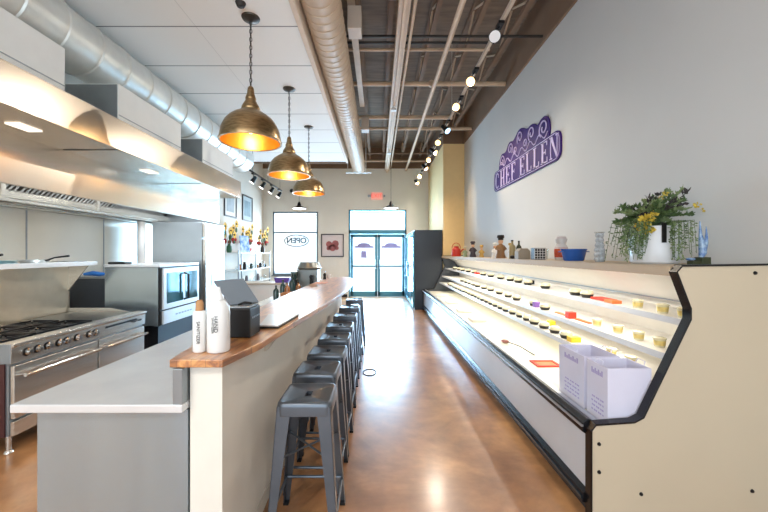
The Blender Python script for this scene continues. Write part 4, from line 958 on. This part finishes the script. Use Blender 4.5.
RED = mat('red_card', rgb(214,58,34), .5); ORG = mat('orange_pack', rgb(232,120,60), .5); YEL = mat('yellow_pack', rgb(240,200,50), .5); PUR = mat('violet_pack', rgb(130,90,170), .5)
for X, d, z, sx, sy, sz, m, lab in ((1.93,2.92,shelves[0][1],.05,.10,.02,RED,'flat red packet on the top shelf of the case'),(1.90,2.76,shelves[0][1],.04,.05,.025,ORG,'small orange packet beside the red packet on top shelf'),
        (1.82,3.22,shelves[1][1],.035,.035,.06,RED,'small red block standing on the middle shelf'),(1.84,3.40,shelves[1][1],.02,.12,.012,ORG,'flat orange packet behind red block on middle shelf'),(1.84,3.06,shelves[1][1],.02,.10,.012,ORG,'flat orange packet in front of red block on middle shelf'),
        (1.80,3.88,shelves[1][1],.03,.03,.06,PUR,'small violet box on the middle shelf among containers'),
        (1.83,3.60,shelves[2][1],.03,.035,.07,YEL,'small yellow pack on the lowest shelf, farther one'),(1.735,3.02,shelves[2][1],.045,.035,.045,YEL,'small yellow pack on the lowest shelf, nearer one'),
        (1.92,6.6,shelves[0][1],.04,.05,.03,RED,'small red pack far along the top shelf'),(2.0,4.45,shelves[0][1],.03,.03,.05,BLACK,'small dark jar at back of the top shelf')):
    tag(mk('food_packet', B().box(X-sx,X+sx,d-sy,d+sy,z+.0005,z+sz), m, bevel=.003), lab, 'packet')
# things on the deck
DZ = .5205
sp = thing('serving_spoon', 'long handled serving spoon lying on the case deck', 'spoon', (1.55,4.3,DZ))
mk('bowl', B().ball((1.46,3.92,DZ+.018), .045, 8, (1,1.2,.4)), mat('spoon_red_brown', rgb(150,92,84), .4), sp)
mk('handle', B().tube([(1.47,3.88,DZ+.02),(1.52,3.66,DZ+.03),(1.56,3.40,DZ+.012)], .006), BLACK, sp)
rf = B(); 
for (a,b_,c,d) in ((1.44,1.66,3.22,3.245),(1.44,1.66,3.07,3.095),(1.44,1.465,3.095,3.22),(1.635,1.66,3.095,3.22)): rf.box(a,b_,c,d,DZ,DZ+.012)
tp = thing('red_frame_tray', 'red rimmed small tray on the case deck near the bags', 'tray', (1.55,3.16,DZ))
mk('rim', rf, RED, tp); mk('tray_base', B().box(1.465,1.635,3.095,3.22,DZ,DZ+.006), ORG, tp)
for i, (y, lab) in enumerate(((8.1,'flat pale package on the deck at the far end of case'),(7.0,'flat pale package on the deck, second from far end'),(6.0,'flat pale package on the deck about mid case'),(5.2,'flat pale package on the deck, nearest of the flat ones'))):
    tag(mk('flat_package', B().box(1.40,1.62,y-.14,y+.14,DZ,DZ+.04), mat('pale_package', rgb(226,216,204), .5), bevel=.01), lab, 'package', 'flat packages on the deck')
def bag(x0, x1, y0, y1, h, lab):
    t = thing('paper_bag', lab, 'paper bag', ((x0+x1)/2,(y0+y1)/2,DZ), 'white paper bags in the display case')
    th = .004; z0, z1 = DZ, DZ+h
    b = B().box(x0,x1,y0,y1,z0,z0+.004).box(x0,x0+th,y0,y1,z0,z1).box(x1-th,x1,y0,y1,z0,z1).box(x0+th,x1-th,y0,y0+th,z0,z1).box(x0+th,x1-th,y1-th,y1,z0,z1)
    mk('bag_body', b, PAPERW, t)
    p = B(); w_ = y1-y0
    for k in range(7):
        p.box(x0-.0012, x0, y0+w_*(.22+.08*k), y0+w_*(.28+.08*k), z0+h*.80, z0+h*(.86 if k % 2 else .90))
    mk('bag_logo', p, PRINT, t); p = B()
    for r_ in range(4):
        for k in range(6): p.box(x0-.0012, x0, y0+w_*(.18+.10*k), y0+w_*(.18+.10*k+.05+.03*((k+r_) % 2)), z0+h*(.12+.08*r_), z0+h*(.15+.08*r_))
    mk('bag_lettering', p, PRINT, t)
    for xx in (x0+.002, x1-.002):
        mk('bag_handle', B().tube([(xx,y0+w_*.3,z1-.02),(xx+.02,y0+w_*.36,z1+.02),(xx+.02,y0+w_*.64,z1+.02),(xx,y0+w_*.7,z1-.02)], .003, 6), PAPERW, t)
bag(1.36,1.62,2.02,2.22,.345,'white paper bag with lilac print nearest the end panel')
bag(1.36,1.60,2.25,2.56,.345,'white paper bag with lilac print behind the nearest bag')

# ================================================================== DARK COOLER AT THE FAR END
ck = thing('glass_door_cooler', 'dark grey cooler with glass doors beyond the display case', 'cooler', (1.38, 10.5, 0))
mk('cabinet', B().box(1.0,1.755,9.30,11.7,.0,2.18), mat('cooler_grey', rgb(46,52,60), .3, .3), ck, .008)
for k in range(3):
    y = 9.34+k*.785
    d = mk('door', B().box(.955,.998,y,y+.77,.05,.12).box(.955,.998,y,y+.77,2.06,2.14).box(.955,.998,y,y+.05,.12,2.06).box(.955,.998,y+.72,y+.77,.12,2.06), TEAL, ck)
    mk('door_glass', B().box(.965,.975,y+.05,y+.72,.12,2.06), mat('cooler_glass', rgb(170,196,206), .04, .9), d)
    mk('door_handle', B().tube([(.955,y+.03,.8),(.92,y+.03,.82),(.92,y+.03,1.28),(.955,y+.03,1.3)],.01), CHROME, d)

# ================================================================== ON TOP OF THE CASE
LZ = 1.4725
def at(px, d): return (px-378)*d/341
# planter
x, y = 2.04, 2.52
pl = thing('potted_arrangement', 'large white pot of trailing greenery and yellow flowers on the case', 'plant', (x,y,LZ))
mk('pot', B().lathe([(0.0,0),(.135,0),(.145,.01),(.158,.13),(.15,.25),(.156,.27),(.148,.27),(.142,.24),(0.0,.23)], (x,y,LZ), 32), mat('white_ceramic', rgb(214,216,220), .4, coat=.2), pl)
mk('label_strap', B().box(x-.065,x-.04,y-.158,y-.146,LZ+.15,LZ+.285), BLACK, pl)
G1 = mat('foliage_green', rgb(84,110,62), .6, noise=.4, nscale=20); G2 = mat('foliage_dark', rgb(58,52,54), .6, noise=.3, nscale=20); G3 = mat('foliage_pale', rgb(128,146,96), .6, noise=.3, nscale=20)
YF = mat('yellow_flower', rgb(214,186,70), .6, noise=.25, nscale=30)
def leafset(b, c, d, ln, wd):
    d = d.normalized(); u = d.cross(Vector((random.uniform(-1,1),random.uniform(-1,1),random.uniform(-.3,1)))).normalized()
    n_ = d.cross(u)*.002
    q = [c, c+d*ln*.5+u*wd, c+d*ln, c+d*ln*.5-u*wd]
    b.add(q+[p+n_ for p in q], [(0,1,2,3),(7,6,5,4),(0,4,5,1),(1,5,6,2),(2,6,7,3),(3,7,4,0)])
f1, f2, f3, stm, fy = B(), B(), B(), B(), B()
top = Vector((x,y,LZ+.25))
for k in range(150):   # upright sprays
    a = random.uniform(0,2*PI); rr = random.uniform(.03,.30)*(1.0 if math.cos(a) < .3 else .85)
    e = top+Vector((rr*math.cos(a), rr*.55*math.sin(a), random.uniform(.02,.20)+(.10 if math.cos(a) > .2 and random.random() < .4 else 0)))
    m_ = (top+e)/2+Vector((0,0,.05)); stm.tube([top,m_,e], .002, 4)
    tgt = random.choice((f1,f1,f1,f2,f3,f3))
    for q in range(14):
        t_ = random.uniform(.4,1); c = m_.lerp(e, t_)
        leafset(tgt, c, (e-top).normalized()+Vector((random.uniform(-1,1),random.uniform(-1,1),random.uniform(-.6,.8))), random.uniform(.022,.045), random.uniform(.006,.012))
for k in range(60):   # trailing strands, most of them to the left and front
    side = random.random() < .84
    sx = -random.uniform(.14,.34) if side else random.uniform(-.06,.11)
    s0 = top+Vector((sx*.4, random.uniform(-.12,.02), .03)); hang = random.uniform(.10,.29)
    e = Vector((x+sx, y-random.uniform(.165,.24) if not side else y-random.uniform(-.08,.18), LZ+.27-hang+(.0)))
    if e.z < LZ+.03: e.z = LZ+.03
    m_ = Vector((e.x*.75+s0.x*.25, e.y, s0.z+.02)); pts = [s0.lerp(m_, t_/4) for t_ in range(4)]+[m_.lerp(e, t_/5) for t_ in range(6)]
    stm.tube(pts, .0016, 4)
    tgt = random.choice((f1,f3,f3,f1))
    for q in range(16):
        c = m_.lerp(e, random.random()); leafset(tgt, c, Vector((random.uniform(-1,1),random.uniform(-.6,.3),random.uniform(-1,.2))), random.uniform(.014,.028), random.uniform(.003,.006))
for (dx, dz, r) in ((-.14,.06,.05),(-.09,.09,.04),(-.17,.02,.045),(.0,.25,.022),(.23,.17,.028),(-.12,.0,.045),(-.03,.22,.018),(.26,.13,.02)):
    c = top+Vector((dx,-.10,dz)); fy = B()
    for q in range(int(r*520)):
        v = Vector((random.gauss(0,1),random.gauss(0,1),random.gauss(0,1))).normalized(); leafset(fy, c+v*r*.3, v, r*.75, r*.3)
    mk('flower', fy, YF, pl)
mk('stems', stm, G1, pl); mk('leaves', f1, G1, pl); mk('dark_leaves', f2, G2, pl); mk('pale_leaves', f3, G3, pl)
# blue bird sculpture
x, y = 2.16, 2.28
t = thing('blue_sculpture', 'blue figurine with two upright points on dark base at right', 'figurine', (x,y,LZ))
mk('base', B().box(x-.02,x+.04,y-.03,y+.03,LZ,LZ+.05).box(x-.075,x-.02,y-.025,y+.025,LZ,LZ+.025), mat('dark_base', rgb(52,60,36), .5), t, .004)
BL = mat('blue_glaze', rgb(66,104,166), .25, noise=.4, nscale=40, coat=.4, col2=rgb(150,176,200))
mk('body', B().tube([(x,y,LZ+.045),(x+.012,y,LZ+.08),(x+.008,y,LZ+.13),(x-.004,y,LZ+.2),(x-.008,y,LZ+.29)], [.014,.022,.02,.010,.003], 12), BL, t)
mk('tail', B().tube([(x+.02,y,LZ+.08),(x+.034,y,LZ+.15),(x+.036,y,LZ+.20),(x+.034,y,LZ+.255)], [.013,.012,.007,.002], 10), BL, t)
mk('wing', B().ball((x-.07,y,LZ+.036), .02, 8, (1.6,1,.5)), BL, t)
# glass vase
x, y = 1.95, 3.0
t = thing('glass_vase', 'tall patterned clear glass vase left of the plant', 'vase', (x,y,LZ))
vp = []
for k in range(13): vp.append((.032+.008*(k % 2)+.006*math.sin(k*.5), k*.021))
mk('body', B().lathe([(0.0,0)]+vp+[(vp[-1][0]-.006,.25),(.024,.03),(0.0,.025)], (x,y,LZ), 14), mat('cut_glass', rgb(196,206,216), .1, coat=1, noise=.35, nscale=60), t)
mk('rim', B().lathe([(.036,.25),(.044,.262),(.04,.262),(.032,.25)], (x,y,LZ), 14, closed=True), CGLASS, t)
# blue tub
x, y = 1.94, 3.38
t = thing('blue_tub', 'oval blue enamel tub with handles on the case top', 'tub', (x,y,LZ))
tb = B().lathe([(0.0,0),(.085,0),(.095,.01),(.115,.105),(.122,.112),(.122,.118),(.108,.115),(.09,.02),(0.0,.015)], (0,0,0), 28)
tb.v = [Vector((v.x*1.05+x, v.y*.7+y, v.z+LZ)) for v in tb.v]
mk('body', tb, mat('blue_enamel', rgb(32,88,170), .25, coat=.5), t)
for s_ in (-1,1): mk('handle', B().tube([(x+s_*.115,y-.03,LZ+.09),(x+s_*.14,y-.02,LZ+.09),(x+s_*.14,y+.02,LZ+.09),(x+s_*.115,y+.03,LZ+.09)], .005), mat('blue_enamel', rgb(32,88,170)), t)
# red and white jar
x, y = 2.03, 3.78
t = thing('candy_jar', 'glass jar with red contents behind the blue tub', 'jar', (x,y,LZ))
mk('body', B().lathe([(0.0,0),(.055,0),(.065,.02),(.068,.13),(.045,.18),(.06,.22),(.06,.235),(0.0,.235)], (x,y,LZ), 20), mat('jar_pale', rgb(206,204,204), .2), t)
mk('contents', B().lathe([(.0,.03),(.067,.03),(.071,.075),(.071,.115),(.064,.14),(0.0,.142)], (x,y,LZ), 20), mat('jar_red_contents', rgb(200,80,48), .4, noise=.5, nscale=60), t)
mk('lid', B().lathe([(0.0,.235),(.055,.235),(.05,.255),(.0,.27)], (x,y,LZ), 20), mat('jar_lid_grey', rgb(196,186,186), .3), t)
# grid box
x, y = 1.87, 3.95
t = thing('checked_box', 'small black and white gridded box on the case top', 'box', (x,y,LZ))
mk('body', B().box(x-.08,x+.05,y-.05,y+.05,LZ,LZ+.135), BLACK, t, .003)
g = B()
for k in range(5):
    g.box(x-.08+k*.0305, x-.075+k*.0305, y-.0515,y-.05, LZ+.005,LZ+.13); g.box(x-.078,x+.048,y-.0515,y-.05,LZ+.008+k*.029,LZ+.013+k*.029)
mk('grid_lines', g, WP, t)
tag(mk('clear_tumbler', B().lathe([(0.0,0),(.03,0),(.04,.13),(.037,.13),(.028,.01),(.0,.008)], (2.0,4.08,LZ), 18), CGLASS), 'clear tumbler just right of the gridded box', 'tumbler')
x, y = 1.80, 4.25
t = thing('napkin_box', 'plain grey brown square box with rounded top on the case', 'box', (x,y,LZ))
mk('body', B().prism([(x-.075,LZ),(x+.075,LZ),(x+.075,LZ+.10),(x+.04,LZ+.135),(x-.04,LZ+.135),(x-.075,LZ+.10)], 'y', y-.06,y+.06), mat('taupe_box', rgb(150,138,122), .6), t, .006)
bottle(1.88, 4.55, LZ, .035, .24, mat('olive_bottle', rgb(58,60,44), .2), 'dark olive bottle just behind the grey brown box')
bottle(1.79, 4.55, LZ, .045, .25, mat('straw_bottle', rgb(150,132,90), .3), 'straw coloured bottle left of the dark olive bottle')
tag(mk('dark_pebble', B().ball((1.74,4.42,LZ+.025), .03, 8, (1,1,.8)), BLACK), 'small round black ornament left of the grey brown box', 'ornament')
# figurines
SK = mat('figure_skin', rgb(214,168,132), .5)
def figurine(x, y, h, body, top_, lab, hat=None):
    t = thing('figurine', lab, 'figurine', (x,y,LZ))
    mk('body', B().lathe([(0.0,0),(h*.2,0),(h*.21,h*.05),(h*.15,h*.25),(h*.17,h*.4),(h*.13,h*.55),(h*.06,h*.62),(0.0,h*.63)], (x,y,LZ), 16), body, t, sharp=60)
    mk('head', B().ball((x,y,LZ+h*.71), h*.11, 8), SK, t)
    for s_ in (-1,1): mk('arm', B().tube([(x+s_*h*.12,y,LZ+h*.54),(x+s_*h*.22,y-.01,LZ+h*.40),(x+s_*h*.10,y-h*.16,LZ+h*.36)], h*.04, 6), body, t)
    mk('hat', B().lathe([(0.0,h*.78),(h*.11,h*.78),(h*.11,h*.84),(h*.16,h*.90),(h*.13,h*.99),(0.0,h)], (x,y,LZ), 14), top_, t)
BW = mat('figure_white', rgb(226,222,214), .4); OC = mat('figure_ochre', rgb(176,140,66), .5); DB = mat('figure_dark', rgb(58,44,50), .5); PG = mat('figure_green', rgb(150,160,120), .5)
figurine(1.78, 4.95, .34, mat('figure_brown', rgb(138,98,56), .5), BLACK, 'tallest figurine, brown body and black hat, on the case top')
figurine(1.80, 5.25, .24, BW, BW, 'white figurine just left of the tallest figurine')
figurine(1.86, 4.78, .22, BW, OC, 'small white figurine just right of the tallest figurine')
figurine(1.79, 5.9, .22, OC, OC, 'ochre yellow figurine on the case top, middle of the group')
figurine(1.78, 6.4, .30, DB, DB, 'dark purplish figurine on the case top')
figurine(1.80, 7.05, .22, PG, mat('figure_cream', rgb(220,210,180), .5), 'pale green figurine beside the dark purplish one')
x, y = 1.80, 7.85
t = thing('red_lantern', 'red lantern with looped handle at far end of the case top', 'lantern', (x,y,LZ))
RL = mat('lantern_red', rgb(208,52,32), .4)
mk('body', B().lathe([(0.0,0),(.10,0),(.11,.02),(.10,.16),(.06,.2),(.06,.23),(0.0,.24)], (x,y,LZ), 16), RL, t)
mk('handle', B().tube([(x+.10*math.cos(a*PI/8), y, LZ+.18+.13*math.sin(a*PI/8)) for a in range(9)], .008, 6), RL, t)
mk('spout', B().tube([(x+.08,y,LZ+.08),(x+.15,y,LZ+.16),(x+.18,y,LZ+.17)], [.02,.014,.01], 8), RL, t)

# floor ring
tag(mk('cable_loop', B().tube([(-.11+.085*math.cos(a*PI/10), 4.42+.12*math.sin(a*PI/10), .006) for a in range(20)], .006, 6, True), DARKPIPE), 'thin dark cable loop lying on the aisle floor', 'cable')
